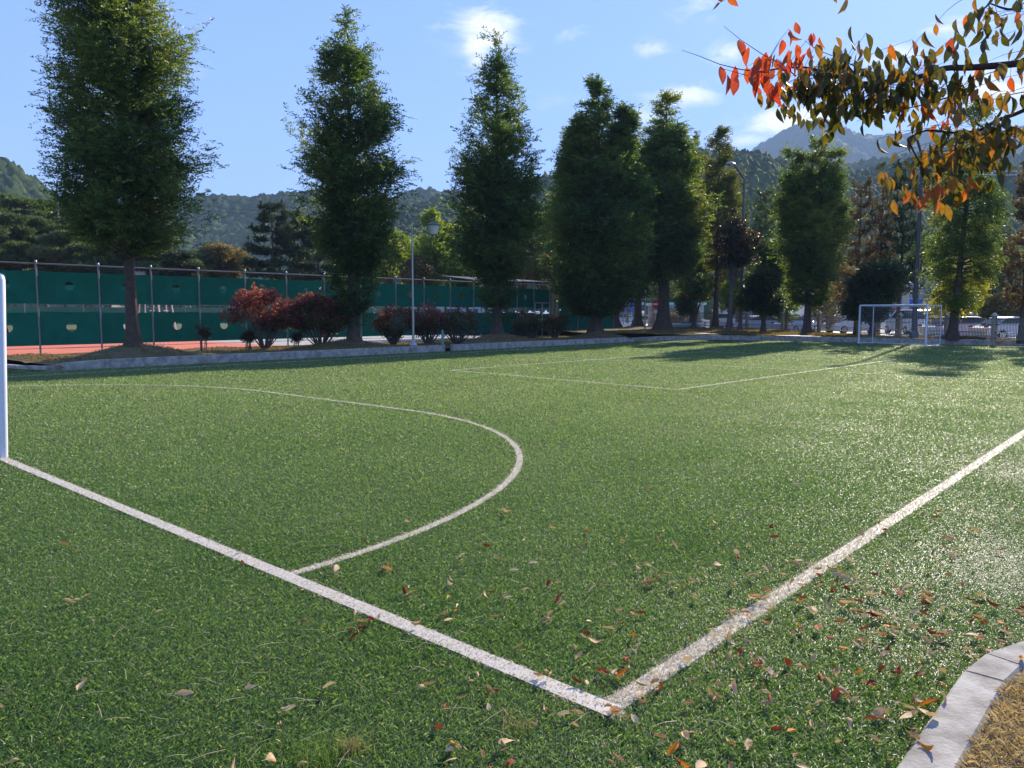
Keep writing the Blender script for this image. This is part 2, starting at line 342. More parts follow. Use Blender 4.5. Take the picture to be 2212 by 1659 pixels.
# ------------------------------------------------------------------ kerbs, beds, court, street surfaces
CONC = mat('kerb_concrete', (.47, .435, .385), .9, .1, noise=(4.5, (.24, .215, .185), 1), bump=(60, .15))
def kerb(name, pts, heights, width, side=1, joint=1.0, z0=-.03):
    """a run of kerb stones along a uv polyline, separate blocks with fine joints, all one mesh"""
    b = MB()
    P2 = [np.array(p, float) for p in pts]; n = len(P2)
    off = []
    for i in range(n):
        d = P2[min(i + 1, n - 1)] - P2[max(i - 1, 0)]; d /= np.linalg.norm(d); off.append(np.array([-d[1], d[0]]) * width * side)
    for i in range(n - 1):
        L = np.linalg.norm(P2[i + 1] - P2[i]); m = max(1, round(L / joint))
        for k in range(m):
            t0, t1 = k / m, (k + 1) / m; gap = .004 / L
            t0 += gap; t1 -= gap
            A = P2[i] * (1 - t0) + P2[i + 1] * t0; B = P2[i] * (1 - t1) + P2[i + 1] * t1; oa = off[i] * (1 - t0) + off[i + 1] * t0; ob = off[i] * (1 - t1) + off[i + 1] * t1
            ha = heights[i] * (1 - t0) + heights[i + 1] * t0; hb = heights[i] * (1 - t1) + heights[i + 1] * t1; c = .12
            q = [A, B, B + ob, A + oa]; hs_ = [ha, hb, hb, ha]
            bot = [P(*p, z0) for p in q]; mid = [P(*p, h - .015) for p, h in zip(q, hs_)]
            ctr = sum(q) / 4; top = [P(*(p + (ctr - p) * np.array([.015, .015]) + (oa if j in (0, 1) else -oa) * .07), h) for j, (p, h) in enumerate(zip(q, hs_))]
            vs = bot + mid + top
            b.add(vs, [(0, 1, 5, 4), (1, 2, 6, 5), (2, 3, 7, 6), (3, 0, 4, 7), (4, 5, 9, 8), (5, 6, 10, 9), (6, 7, 11, 10), (7, 4, 8, 11), (8, 9, 10, 11), (3, 2, 1, 0)])
    o = b.build(name, CONC); o['kind'] = 'structure'; return o
kerb('kerb', [(4.3, 26.6), (4.6, 24.2), (5.0, 23.0), (5.35, 22.62), (6.4, 22.55), (20.2, 22.5)], [.10, .10, .12, .22, .27, .28], .17)
kerb('kerb', [(20.65, 22.5), (34.0, 22.45), (35.1, 22.45)], [.28, .28, .08], .17)
kerb('kerb', [(35.4, 25.8), (35.6, 24.4), (36.9, 22.4), (38.5, 22.2), (40.9, 21.6), (42.0, 19.5), (42.5, 14), (42.9, 8), (43.4, 0), (43.6, -9)], [.12, .12, .26, .27, .27, .27, .27, .28, .28, .28], .17)
kerb('kerb', [(2.6, -3.6), (2.55, -2.2), (2.35, -1.55), (2.0, -1.22), (1.6, -1.07), (1.33, -1.035), (.3, -1.03), (-6, -1.03)], [.035] * 8, .17, side=1, joint=1.0)

DRY = mat('dry_lawn', (.30, .21, .10), .95, .1, noise=(3.5, (.17, .12, .06), 1), bump=(30, .8))
BEDM = mat('bed_soil', (.20, .15, .085), .95, .1, noise=(1.6, (.11, .10, .045), 1), bump=(18, .9))
# near bed at the lower right
nb = [(2.43, -3.6), (2.38, -2.25), (2.2, -1.65), (1.92, -1.36), (1.57, -1.235), (1.33, -1.20), (.3, -1.20), (-9, -1.20), (-9, -9), (2.4, -9)]
uvpoly('dry_ground', nb, .022, DRY)
TREES_UV = [(8.05, 24.6, .60), (16.6, 24.3, .56), (25.6, 24.3, .66), (34.0, 24.3, .70), (41.0, 24.3, .70)]
def bed_h(u, v):
    z = .25 + .05 * np.sin(u * .9) * np.sin(v * 1.3) + .02 * np.sin(u * 3.1 + v * 2.3)
    z = z - .05 - .13 * np.clip((v - 27.6) / 1.6, 0, 1)
    for (tu, tv, tz) in TREES_UV: z = z + (tz - .22) * np.exp(-(((u - tu) / 1.5) ** 2 + ((v - tv) / 1.1) ** 2))
    return z
def grid(name, us, vs, hf, m):
    U, Vv = np.meshgrid(us, vs, indexing='ij'); Z = hf(U, Vv)
    X = C0[0] + U * TU[0] + Vv * TV[0]; Y = C0[1] + U * TU[1] + Vv * TV[1]; V = np.stack([X, Y, Z], -1).reshape(-1, 3)
    a, b_ = len(us), len(vs); i = (np.arange(a - 1)[:, None] * b_ + np.arange(b_ - 1)[None]).ravel(); F = np.stack([i, i + b_, i + b_ + 1, i + 1], 1)
    return struct(link(name, np_mesh(name, V, F, smooth=True), m))
def lb(U, V):
    z = bed_h(U, V); z = z + .03 * snoise(np.stack([U.ravel(), V.ravel(), U.ravel()], 1), 3.0).reshape(U.shape)
    z = np.where(U < 5.6, np.minimum(z, .12 + (U - 5.0) * .2), z); return z - .1 * np.exp(-((V - 22.64) / .08) ** 2)
grid('planting_bed', np.arange(5.1, 35.2, .12), np.arange(22.64, 30.35, .12), lb, BEDM)
def fb(U, V):                                     # the raised ground behind the far kerb, rising gently to the left
    t = np.clip((V - 14) / 18, 0, 1); z = .24 + .35 * t + .04 * np.sin(U * 1.1) * np.sin(V * .9)
    for (tu, tv, tz) in TREES_UV[3:] + [(49, 24.5, .5), (44.2, 21.3, .42), (43.7, 15.8, .4), (44.0, 7.8, .36)]: z = z + .16 * np.exp(-(((U - tu) / 1.3) ** 2 + ((V - tv) / 1.2) ** 2))
    return z + .02 * snoise(np.stack([U.ravel(), V.ravel(), U.ravel()], 1), 2.6, 3).reshape(U.shape)
def kerb_u(v): return np.interp(v, [-9, 0, 8, 14, 19.5, 21.6, 22.4, 24, 25.4, 40], [43.75, 43.55, 43.05, 42.65, 42.15, 41.1, 37.1, 35.9, 35.6, 35.5])
def far_bed():
    vs = np.arange(-9, 45, .3); ts = np.linspace(0, 1, 60) ** 1.5
    Vv, T = np.meshgrid(vs, ts, indexing='ij'); k = kerb_u(Vv); end = np.interp(Vv, [-9, 2, 6, 12, 18, 24, 35, 45], [42.9 + 1.5, 45.0, 45.6, 48.0, 51.6, 53.2, 54, 54.5]); end = np.maximum(end, k + .6)
    U = k + (end - k) * T; Z = fb(U, Vv); X = C0[0] + U * TU[0] + Vv * TV[0]; Y = C0[1] + U * TU[1] + Vv * TV[1]
    V = np.stack([X, Y, Z], -1).reshape(-1, 3); a, b_ = Vv.shape; i = (np.arange(a - 1)[:, None] * b_ + np.arange(b_ - 1)[None]).ravel(); F = np.stack([i + 1, i + b_ + 1, i + b_, i], 1)
    return struct(link('far_bed', np_mesh('far_bed', V, F, smooth=True), BEDM))
far_bed()
# footpath mouth between the two kerb runs, pale paving
uvpoly('footpath', [(35.15, 22.5), (36.95, 22.4), (35.6, 25.4), (35.6, 31), (35.1, 31), (35.15, 25.4)], .02, mat('path_soil', (.22, .17, .11), .9, .2, noise=(2, (.14, .11, .07), 1)))
# tennis court surfaces
RED = mat('court_red', (.72, .20, .11), .75, .25, noise=(1.2, (.60, .16, .09), 1)); GRN = mat('court_green', (.16, .33, .13), .75, .25, noise=(1.2, (.13, .28, .11), 1)); GREY = mat('court_apron', (.46, .43, .40), .85, .2, noise=(.8, (.38, .36, .34), 1))
uvpoly('court_surface', [(-14, 30.35), (17.5, 30.35), (17.5, 48.5), (-14, 48.5)], .10, RED)
uvpoly('court_surface', [(-60, 48.5), (17.5, 48.5), (17.5, 75), (-60, 75)], .10, RED)
uvpoly('court_playing_area', [(-10, 39.5), (13.8, 39.5), (13.8, 45.4), (-10, 45.4)], .104, GRN)
uvpoly('court_apron', [(17.5, 30.35), (37, 30.35), (37, 48.5), (17.5, 48.5)], .10, GREY)
b = MB()
for a, c in (((-10, 39.5), (13.8, 39.5)), ((-10, 45.4), (13.8, 45.4)), ((-10, 39.5), (-10, 45.4)), ((13.8, 39.5), (13.8, 45.4)), ((-10, 40.6), (13.8, 40.6)), ((8.3, 40.6), (8.3, 44)), ((1.9, 39.5), (1.9, 45.4))):
    b.add(sheet(a, c, .03, .108 + .002 * (a[0] == c[0])), [(0, 1, 2, 3)])
struct(b.build('court_lines', mat('court_line_paint', (.8, .8, .8), .6)))
b = MB(); b.prism([P(5, 30.36)[:2], P(33.5, 30.36)[:2], P(33.5, 30.27)[:2], P(5, 30.27)[:2]], 0, .115); struct(b.build('court_edging', mat('edge_dark', (.06, .055, .05), .9)))
# street beyond the far fence: pale concrete yard and road
uvpoly('street', [(44.5, -60), (120, -60), (120, 60), (55, 60), (54.2, 36), (53.4, 24), (51.8, 18), (48.2, 12), (45.8, 6), (45.2, 0), (44.6, -9)], .0, mat('pale_concrete', (.62, .60, .58), .8, .3, noise=(.15, (.5, .49, .48), 1)))
uvpoly('road', [(62, -60), (70, -60), (70, 60), (62, 60)], .006, mat('asphalt', (.16, .16, .165), .7, .4, noise=(.8, (.12, .12, .125), 1)))

# ------------------------------------------------------------------ goals
GW = mat('goal_white', (.74, .74, .80), .35, .5, noise=(5, (.66, .66, .72), .6)); NETM = mat('net_white', (.62, .62, .62), .8, .2)
def goal(name, a, b, back, label, h=2.04, rp=.045, full_net=True):
    """a, b: feet of the two front posts, back: offset of the rear frame"""
    a = np.array(a); b = np.array(b); back = np.array(back); root = empty(name, (a + b) / 2, 0, label, 'football goal', 'small football goals on the pitch'); o = (a + b) / 2
    def tb(nm, pts, r, m=GW, n=12, par=root):
        q = MB(); [q.tube([np.array(p) - o for p in pp], r, n) for pp in pts]; return q.build(nm, m, par, smooth=True)
    up = np.array([0, 0, 1.0])
    for p in (a, b):
        tb('post', [[p, p + up * (h - .03), p + up * h + (o - p) / np.linalg.norm(o - p) * .03]], rp, n=16)
    tb('crossbar', [[a + up * h, b + up * h]], rp, n=16)
    for p in (a, b):
        tb('rear_upright', [[p + back, p + back * .98 + up * (h - .04)]], .022)
        tb('top_rail', [[p + up * (h - .03), p + back * .98 + up * (h - .03)]], .022)
        tb('ground_rail', [[p + up * .04, p + back + up * .04]], .022)
    tb('ground_bar', [[a + back + up * .04, b + back + up * .04]], .022)
    tb('rear_top_bar', [[a + back * .98 + up * (h - .04), b + back * .98 + up * (h - .04)]], .022)
    q = MB(); L = np.linalg.norm(b - a); n = int(L / .12); pts = []
    for i in range(n + 1):
        p = a + (b - a) * i / n + back * .97 - o; q.tube([p + up * .05, p + back * -.03 + up * (h - .05)], .0022, 3, False)
        p2 = a + (b - a) * i / n - o; q.tube([p2 + up * (h - .02), p2 + back * .97 + up * (h - .05)], .0022, 3, False)
    for k in range(1, 16):
        z = h * k / 16; q.tube([a + back * .97 - o + up * z, b + back * .97 - o + up * z], .0022, 3, False)
        for p in (a, b): q.tube([p - o + up * z, p + back * .97 - o + up * z], .0022, 3, False)
    for k in range(1, 8):
        for p in (a, b): q.tube([p - o + back * k / 8, p - o + back * k / 8 + up * (h - .03)], .0022, 3, False)
        q.tube([a - o + back * k / 8 + up * (h - .03), b - o + back * k / 8 + up * (h - .03)], .0022, 3, False)
    q.build('net', NETM, root); return root
ng = goal('goal', P(.02, 8.335), P(.02, 12.7), P(-1.1, 8.46) - P(0, 8.46), 'white goal whose near post stands at the left edge, on the thick goal line', rp=.052)
for c_ in children(ng):                            # the near frame has sagged a little to one side
    for v_ in c_.data.vertices: v_.co.x += v_.co.z * .045
goal('goal', (18.6, 41.3, 0), (20.4, 37.95, 0), (.98, .5, 0), 'white goal standing complete at the far end in front of the dark kerb')

# ------------------------------------------------------------------ tennis fences with windscreens
GALV = mat('galvanised', (.25, .255, .26), .45, .5, .6); SCR = mat('windscreen_green', (.006, .115, .083), .85, .15, noise=(1.1, (.008, .145, .105), 1), bump=(9, .25), translucent=.12)
SCR2 = mat('windscreen_teal', (.008, .15, .12), .85, .15, noise=(2, (.008, .12, .10), 1), translucent=.15); WIRE = mat('fence_wire', (.12, .2, .18), .5, .4, .4)
def screen_panel(q, u0, u1, v, z0, z1, hole=None, sag=.02, nseg=14):
    """a sheet of netting between two posts, gently billowed, with an optional round hole at (u, z, radius)"""
    def pt(u, z):
        s = math.sin(math.pi * (u - u0) / (u1 - u0)) * math.sin(math.pi * (z - z0) / (z1 - z0)); w = .012 * math.sin(u * 9 + z * 3) * s
        zz = z - (.02 * math.sin(math.pi * (u - u0) / (u1 - u0)) if z > z1 - .01 else 0)
        return P(u, v + .05 * s + w, zz)
    if hole is None:
        us = np.linspace(u0, u1, nseg); zs = np.linspace(z0, z1, 6); vs = [pt(u, z) for u in us for z in zs]
        q.add(vs, [(i * 6 + j, (i + 1) * 6 + j, (i + 1) * 6 + j + 1, i * 6 + j + 1) for i in range(nseg - 1) for j in range(5)]); return
    hu, hz, hr = hole; K = 32; rings = []
    for s in (0, .35, .7, 1):
        ring = []
        for k in range(K):
            a = 2 * math.pi * k / K + math.pi / 4; c, sn = math.cos(a), math.sin(a)
            m = max(abs(c), abs(sn)); fx, fz = c / m, sn / m
            ou = hu + fx * ((u1 - hu) if fx > 0 else (hu - u0)); oz = hz + fz * ((z1 - hz) if fz > 0 else (hz - z0))
            iu, iz = hu + c * hr, hz + sn * hr; ring.append(pt(min(max(iu + (ou - iu) * s, u0), u1), min(max(iz + (oz - iz) * s, z0), z1)))
        rings.append(ring)
    vs = [p for r_ in rings for p in r_]; q.add(vs, [(i * K + j, i * K + (j + 1) % K, (i + 1) * K + (j + 1) % K, (i + 1) * K + j) for i in range(3) for j in range(K)])
PU = [2.9, 4.95, 7.06, 9.22, 11.24, 13.25, 15.40, 17.5, 19.6, 21.8, 24.1, 26.1, 28.1, 30.0, 32.0, 33.9, 35.5, 37.1]
FV = 30.5
root = empty('tennis_fence', P(PU[0], FV, .0), 0, 'tall tennis court fence of grey posts hung with dark green windscreen', 'fence'); ro = P(PU[0], FV, 0)
def rel_build(q, name, m, par, o, smooth=False):
    q.v = [(a - o[0], b_ - o[1], c - o[2]) for a, b_, c in q.v]; return q.build(name, m, par, smooth=smooth)
for u in PU:
    q = MB(); q.tube([P(u, FV - .04, .05), P(u, FV - .04, 3.52)], .035, 10); q.lathe([(.05, 3.52), (.045, 3.56), (.02, 3.6)], P(u, FV - .04)); rel_build(q, 'fence_post', GALV, root, ro, True)
q = MB(); q.tube([P(-1, FV - .04, 3.47), P(37.1, FV - .04, 3.47)], .026, 8); rel_build(q, 'top_rail', GALV, root, ro, True)
q = MB(); q.tube([P(-1, FV, .33), P(37.1, FV, .33)], .01, 6); rel_build(q, 'tension_wire', GALV, root, ro)
for i in range(-1, len(PU) - 1):
    u0 = PU[i] if i >= 0 else -1.0; u1 = PU[i + 1]; c = (u0 + u1) / 2; last = i >= len(PU) - 3
    q = MB(); screen_panel(q, u0 + .02, u1 - .02, FV, 1.98 + .02 * (i % 2), 3.2, None if i == len(PU) - 2 else (c + .05, 2.66, .17)); rel_build(q, 'upper_windscreen', SCR, root, ro)
    if i < len(PU) - 2:
        q = MB(); screen_panel(q, u0 + .02, u1 - .02, FV, .44, 1.70 - .03 * (i % 2), (c + .05, 1.12, .18) if i < 10 else None); rel_build(q, 'lower_windscreen', SCR, root, ro)
# chain link in the open gap: diagonal wires of the netting
q = MB()
for k in range(int(38 / .075)):
    u = -1 + k * .075
    for s in (-1, 1): q.tube([P(u, FV + .03, 1.66), P(u + s * .36, FV + .03, 2.02)], .0016, 3, False)
for k in range(int(38 / .11)):
    u = -1 + k * .11
    for s in (-1, 1): q.tube([P(u, FV + .03, .12), P(u + s * .33, FV + .03, .45)], .0016, 3, False)
rel_build(q, 'chain_link', WIRE, root, ro)
# gate in the last bay
ALU = mat('gate_aluminium', (.45, .47, .48), .4, .5, .5)
groot = empty('fence_gate', P(35.5, FV - .1, .1), 0, 'grey framed double gate in the last bay of the green tennis fence', 'gate'); go = P(35.5, FV - .1, .1)
for (a, c) in ((35.56, 36.26), (36.3, 37.04)):
    q = MB()
    for (x, y) in (((a, .15), (a, 2.3)), ((c, .15), (c, 2.3)), ((a, 2.3), (c, 2.3)), ((a, .17), (c, .17)), ((a, 1.2), (c, 1.2))): q.tube([P(x[0], FV - .1, x[1]), P(y[0], FV - .1, y[1])], .03, 6)
    f = rel_build(q, 'gate_leaf', ALU, groot, go)
    q = MB(); screen_panel(q, a + .03, c - .03, FV - .07, .2, 1.6); rel_build(q, 'gate_screen', SCR2, groot, go)
q = MB(); q.box(P(35.42, FV - .12, 1.15), (.08, .06, .3), ROTU); rel_build(q, 'gate_handle', mat('black_plastic', (.02, .02, .02), .4), groot, go)
# dark shelter roof and box behind the last bays
q = MB(); pts = [P(31, 30.7), P(38.4, 30.7), P(38.4, 34.5), P(31, 34.5)]; z = [3.52, 3.62, 3.95, 3.95]
q.prism([p[:2] for p in pts], z, [a + .07 for a in z]); rf = q
sroot = empty('court_shelter', P(34.5, 32.5, .1), ROTU, 'low shelter with a thin black roof behind the end of the tennis fence', 'shelter'); so = P(34.5, 32.5, .1)
def in_root(q, name, m, par, o, rz, smooth=False):
    c, s = math.cos(-rz), math.sin(-rz); q.v = [((a - o[0]) * c - (b_ - o[1]) * s, (a - o[0]) * s + (b_ - o[1]) * c, z_ - o[2]) for a, b_, z_ in q.v]; return q.build(name, m, par, smooth=smooth)
in_root(rf, 'roof', mat('black_roof', (.02, .02, .022), .6), sroot, so, ROTU)
for (u, v) in ((31.2, 31), (38.2, 31), (31.2, 34.3), (38.2, 34.3)):
    q = MB(); q.tube([P(u, v, .1), P(u, v, 3.6)], .04, 8); in_root(q, 'roof_post', GALV, sroot, so, ROTU)
q = MB(); q.box(P(34.6, 31.2, .1 + .9), (4.2, .04, 1.1), ROTU); in_root(q, 'back_screen', SCR2, sroot, so, ROTU)
q = MB(); q.box(P(34.15, FV - .16, 1.62), (.30, .12, .5), ROTU, bev=.01); o = q.build('meter_box', mat('box_tan', (.30, .20, .13), .7)); tag(o, 'small brown box mounted on the tennis fence between two posts above the dark shrubs', 'wall box')
q = MB(); q.box(P(34.15, FV - .225, 1.66), (.14, .012, .2), ROTU); o2 = q.build('window', mat('box_dark', (.03, .03, .03), .3)); o2.parent = o
# side screen beyond the gate
q = MB()
for i in range(3): screen_panel(q, 37.3 + 2.1 * i, 39.4 + 2.1 * i, FV - .6, .3, 3.2)
o = q.build('side_windscreen', SCR); tag(o, 'plain dark green screen running on beyond the gate behind the fourth tall tree', 'windscreen')
for u in (37.3, 39.4, 41.5, 43.6):
    q = MB(); q.tube([P(u, FV - .64, .1), P(u, FV - .64, 3.3)], .03, 8); p_ = q.build('post', GALV); p_.parent = o
# far side fence
root2 = empty('far_tennis_fence', P(-10, 48.3, .1), 0, 'second green screened fence seen through the gap on the far side of the tennis court', 'fence'); ro2 = P(-10, 48.3, .1)
for k in range(16):
    u = -10 + k * 3.1
    q = MB(); q.tube([P(u, 48.3, .1), P(u, 48.3, 3.6)], .035, 8); rel_build(q, 'fence_post', GALV, root2, ro2)
    if k < 15:
        q = MB(); screen_panel(q, u + .03, u + 3.07, 48.3, .95, 2.02); rel_build(q, 'lower_windscreen', SCR2, root2, ro2)
        q = MB(); screen_panel(q, u + .03, u + 3.07, 48.3, 2.13, 3.30); rel_build(q, 'upper_windscreen', SCR2, root2, ro2)
q = MB(); q.tube([P(-10, 48.3, 3.57), P(36.5, 48.3, 3.57)], .025, 6); rel_build(q, 'top_rail', GALV, root2, ro2)
# umpire chairs on the court
def umpire_chair(u, v, label):
    o = P(u, v, .11); r_ = empty('umpire_chair', o, ROTU, label, 'umpire chair', 'umpire chairs on the tennis court'); WP = mat('chair_white', (.75, .75, .75), .5); RS = mat('chair_red', (.42, .08, .05), .6)
    for sx in (-1, 1):
        for sy in (-1, 1): q = MB(); q.tube([(sx * .45, sy * .55, 0), (sx * .3, sy * .3, 2.0)], .03, 8); q.build('leg', WP, r_, smooth=True)
    for k in range(1, 6): q = MB(); q.tube([(-.45 + .075 * k * .9, -.55 + .05 * k * .9, k * .33), (.45 - .075 * k * .9, -.55 + .05 * k * .9, k * .33)], .02, 6); q.build('rung', WP, r_)
    q = MB(); q.box((0, 0, 2.03), (.7, .62, .08), bev=.02); q.build('seat', RS, r_); q = MB(); q.box((0, .3, 2.3), (.66, .05, .45), bev=.02); q.build('backrest', RS, r_)
p1 = at(322, 665, 37.5); p2 = at(352, 665, 38.2)
for pp, lb_ in ((p1, 'red seated white legged umpire chair, the one nearer the first trunk'), (p2, 'red seated white legged umpire chair, the right one of the pair')):
    d_ = pp[:2] - C0; umpire_chair(float(d_ @ TU), float(d_ @ TV), lb_)

# ------------------------------------------------------------------ lamps, posts, poles, wires
STEEL = mat('lamp_steel', (.40, .40, .39), .3, .5, .7); DARKP = mat('lamp_dark', (.10, .105, .115), .45, .5, .3); LGL = mat('lamp_glass', (.62, .62, .52), .25, .5)
def street_lamp(loc, h, side, label):
    r_ = empty('street_lamp', loc, 0, label, 'street lamp', 'slim lantern street lamps')
    q = MB(); q.tube([(0, 0, .1), (0, 0, 1.5)], .055, 12); q.tube([(0, 0, 1.5), (0, 0, h)], [.045, .035], 12); q.build('pole', STEEL, r_, smooth=True)
    q = MB(); q.lathe([(.17, 0), (.16, .05), (.10, .09), (.075, .2), (.07, .26)], (0, 0, 0), 12); q.build('base_cap', mat('lamp_base', (.5, .5, .55), .4), r_, smooth=True)
    s = side; q = MB(); q.tube([(0, 0, h - .05), (s * .25, 0, h - .02), (s * .38, 0, h + .08), (s * .52, 0, h + .30), (s * .68, 0, h + .38), (s * 1.0, 0, h + .38)], .022, 8)
    q.tube([(0, 0, h - .45), (s * .2, 0, h - .04)], .012, 6); q.tube([(s * .9, 0, h + .38), (s * .9, 0, h + .16)], .014, 6); q.build('arm', DARKP, r_, smooth=True)
    q = MB(); q.lathe([(.30, h + .02), (.29, h + .05), (.10, h + .15), (.03, h + .18)], (s * .9, 0, 0), 18); hd = q.build('lantern_cap', DARKP, r_, smooth=True)
    q = MB(); q.lathe([(.10, h - .36), (.17, h - .34), (.235, h - .02), (.24, h + .015)], (s * .9, 0, 0), 12); q.build('lantern_glass', LGL, hd)
l1 = at(893, 740, 32.6); street_lamp((l1[0], l1[1], .27), 5.0, 1, 'slim steel lamp post with a hanging lantern rising between the red shrubs')
l2 = at(1393, 717, 50.0); street_lamp((l2[0], l2[1], .38), 5.4, -1, 'slim lamp post whose lantern is lost in the foliage of the fourth tall tree')
def flood(loc, h, dirx, diry, label, arm=1.0):
    r_ = empty('floodlight_pole', loc, 0, label, 'floodlight pole', 'tall dark floodlight poles'); q = MB()
    q.tube([(0, 0, 0), (0, 0, h)], [.15, .075], 14); q.build('pole', DARKP, r_, smooth=True)
    q = MB(); q.lathe([(.24, 0), (.23, .25), (.16, .4)], n=14); q.build('base', DARKP, r_, smooth=True)
    q = MB(); q.tube([(0, 0, h - .03), (dirx * .12, diry * .12, h + .12), (dirx * arm, diry * arm, h + .95 * arm)], .065, 10); q.build('arm', DARKP, r_, smooth=True)
    v = Vector((dirx, diry, 0)).normalized(); c = Vector((dirx * arm, diry * arm, h + .95 * arm)) + v * .28; q = MB(); n = 10; prof = [(-.36, .07), (-.25, .14), (0, .20), (.22, .18), (.36, .06)]
    sidev = Vector((-v.y, v.x, 0)); vs = []; fs = []
    for s, r2 in prof:
        for j in range(n):
            a = 2 * math.pi * j / n; vs.append(c + v * s + sidev * math.cos(a) * r2 * 1.2 + Vector((0, 0, 1)) * math.sin(a) * r2 * .75)
    for i in range(len(prof) - 1):
        for j in range(n): fs.append((i * n + j, i * n + (j + 1) % n, (i + 1) * n + (j + 1) % n, (i + 1) * n + j))
    fs += [tuple(range(n)), tuple((len(prof) - 1) * n + j for j in range(n))]
    q.add(vs, fs); q.build('lamp_head', mat('lamp_head', (.30, .31, .33), .35, .5, .2), r_, smooth=True)
f1 = at(1974, 733, 42.6); flood((f1[0], f1[1], .26), 9.75, -.62, -.5, 'tall dark floodlight pole behind the right part of the far goal', 1.0)
f2 = at(1599, 713, 54.0); flood((f2[0], f2[1], .4), 10.4, -.85, -.4, 'dark floodlight pole rising from the small dark trees beside the thin tree', 1.0)
b = MB(); p = at(956, 745, 32.3); b.tube([(0, 0, 0), (0, 0, .66)], .055, 12); b.lathe([(.055, .66), (.04, .69), (.01, .70)]); o = b.build('green_post', mat('post_green', (.12, .33, .25), .5), None, (p[0], p[1], .24), True); tag(o, 'short pale green pipe post standing behind the kerb end', 'post')
# small stakes and manhole riser under the trees
for X, Y, d, h, nm, lab, col in ((1278 + 90, 716, 47, .28, 'stake', 'thin short stake left of the slim lamp post', (.3, .24, .15)),):
    p = at(X, Y, d); b = MB(); b.tube([(0, 0, 0), (.01, 0, h)], .02, 6); b.box((.01, 0, h), (.05, .05, .05)); o = b.build(nm, mat(nm, col, .8), None, (p[0], p[1], .36)); tag(o, lab, 'stake')
p = at(1316, 706, 60); b = MB(); b.lathe([(.2, 0), (.2, .3), (.23, .31), (.23, .36), (.0, .37)]); o = b.build('drain_riser', mat('riser', (.3, .31, .32), .6), None, (p[0], p[1], .45), True); tag(o, 'grey drain riser under the trees left of the slim lamp post', 'drain pipe')
# utility poles, wires
UP = mat('utility_concrete', (.34, .33, .31), .85, .2)
def upole(X, d, h, lean, label, r0=.2):
    p = at(X, 676, d); r_ = empty('utility_pole', (p[0], p[1], 0), 0, label, 'utility pole', 'concrete utility poles')
    q = MB(); q.tube([(0, 0, 0), (lean, 0, h)], [r0, r0 * .6], 12); q.build('pole', UP, r_, smooth=True); q = MB(); q.box((lean, 0, h - .6), (1.8, .1, .1)); q.box((lean, 0, h - 1.3), (1.4, .1, .1)); q.build('crossarm', GALV, r_); return p
upole(2113, 74, 9, .5, 'pale concrete utility pole behind the yellow leaved tree beyond the right fence', .42)
upole(1955, 80, 7.0, 0, 'square pale pillar like pole behind the far goal and floodlight pole', .42)
upole(137, 68, 12.8, 0, 'thin pale pole rising out of the pines at the left', .10)
upole(120, 74, 11, 0, 'thin pale pole lower in the pines at the left', .11)
def wire(name, a, c, sag, label, r=.03, m=None):
    q = MB(); a = np.array(a); c = np.array(c); q.tube([a * (1 - t) + c * t - np.array([0, 0, sag * 4 * t * (1 - t)]) for t in np.linspace(0, 1, 14)], r, 4); o = q.build(name, m or mat('wire_black', (.03, .03, .035), .5)); tag(o, label, 'power line', 'overhead wires'); return o
WW = mat('wire_pale', (.65, .66, .68), .35, .5, .3)
for i, (y0, y1) in enumerate(((440, 452), (449, 461))): wire('power_line', at(395, y0, 170), at(1010, y1, 170), 1.5, ('upper' if i == 0 else 'lower') + ' dark power line crossing in front of the wooded hill left of centre', .05)
for i, (y0, y1) in enumerate(((362, 355), (370, 364))): wire('power_line', at(2060, y0 + 4, 120), at(2330, y1 + 6, 120), .4, ('upper' if i == 0 else 'lower') + ' bright overhead wire at the right edge above the trees', .05, WW)

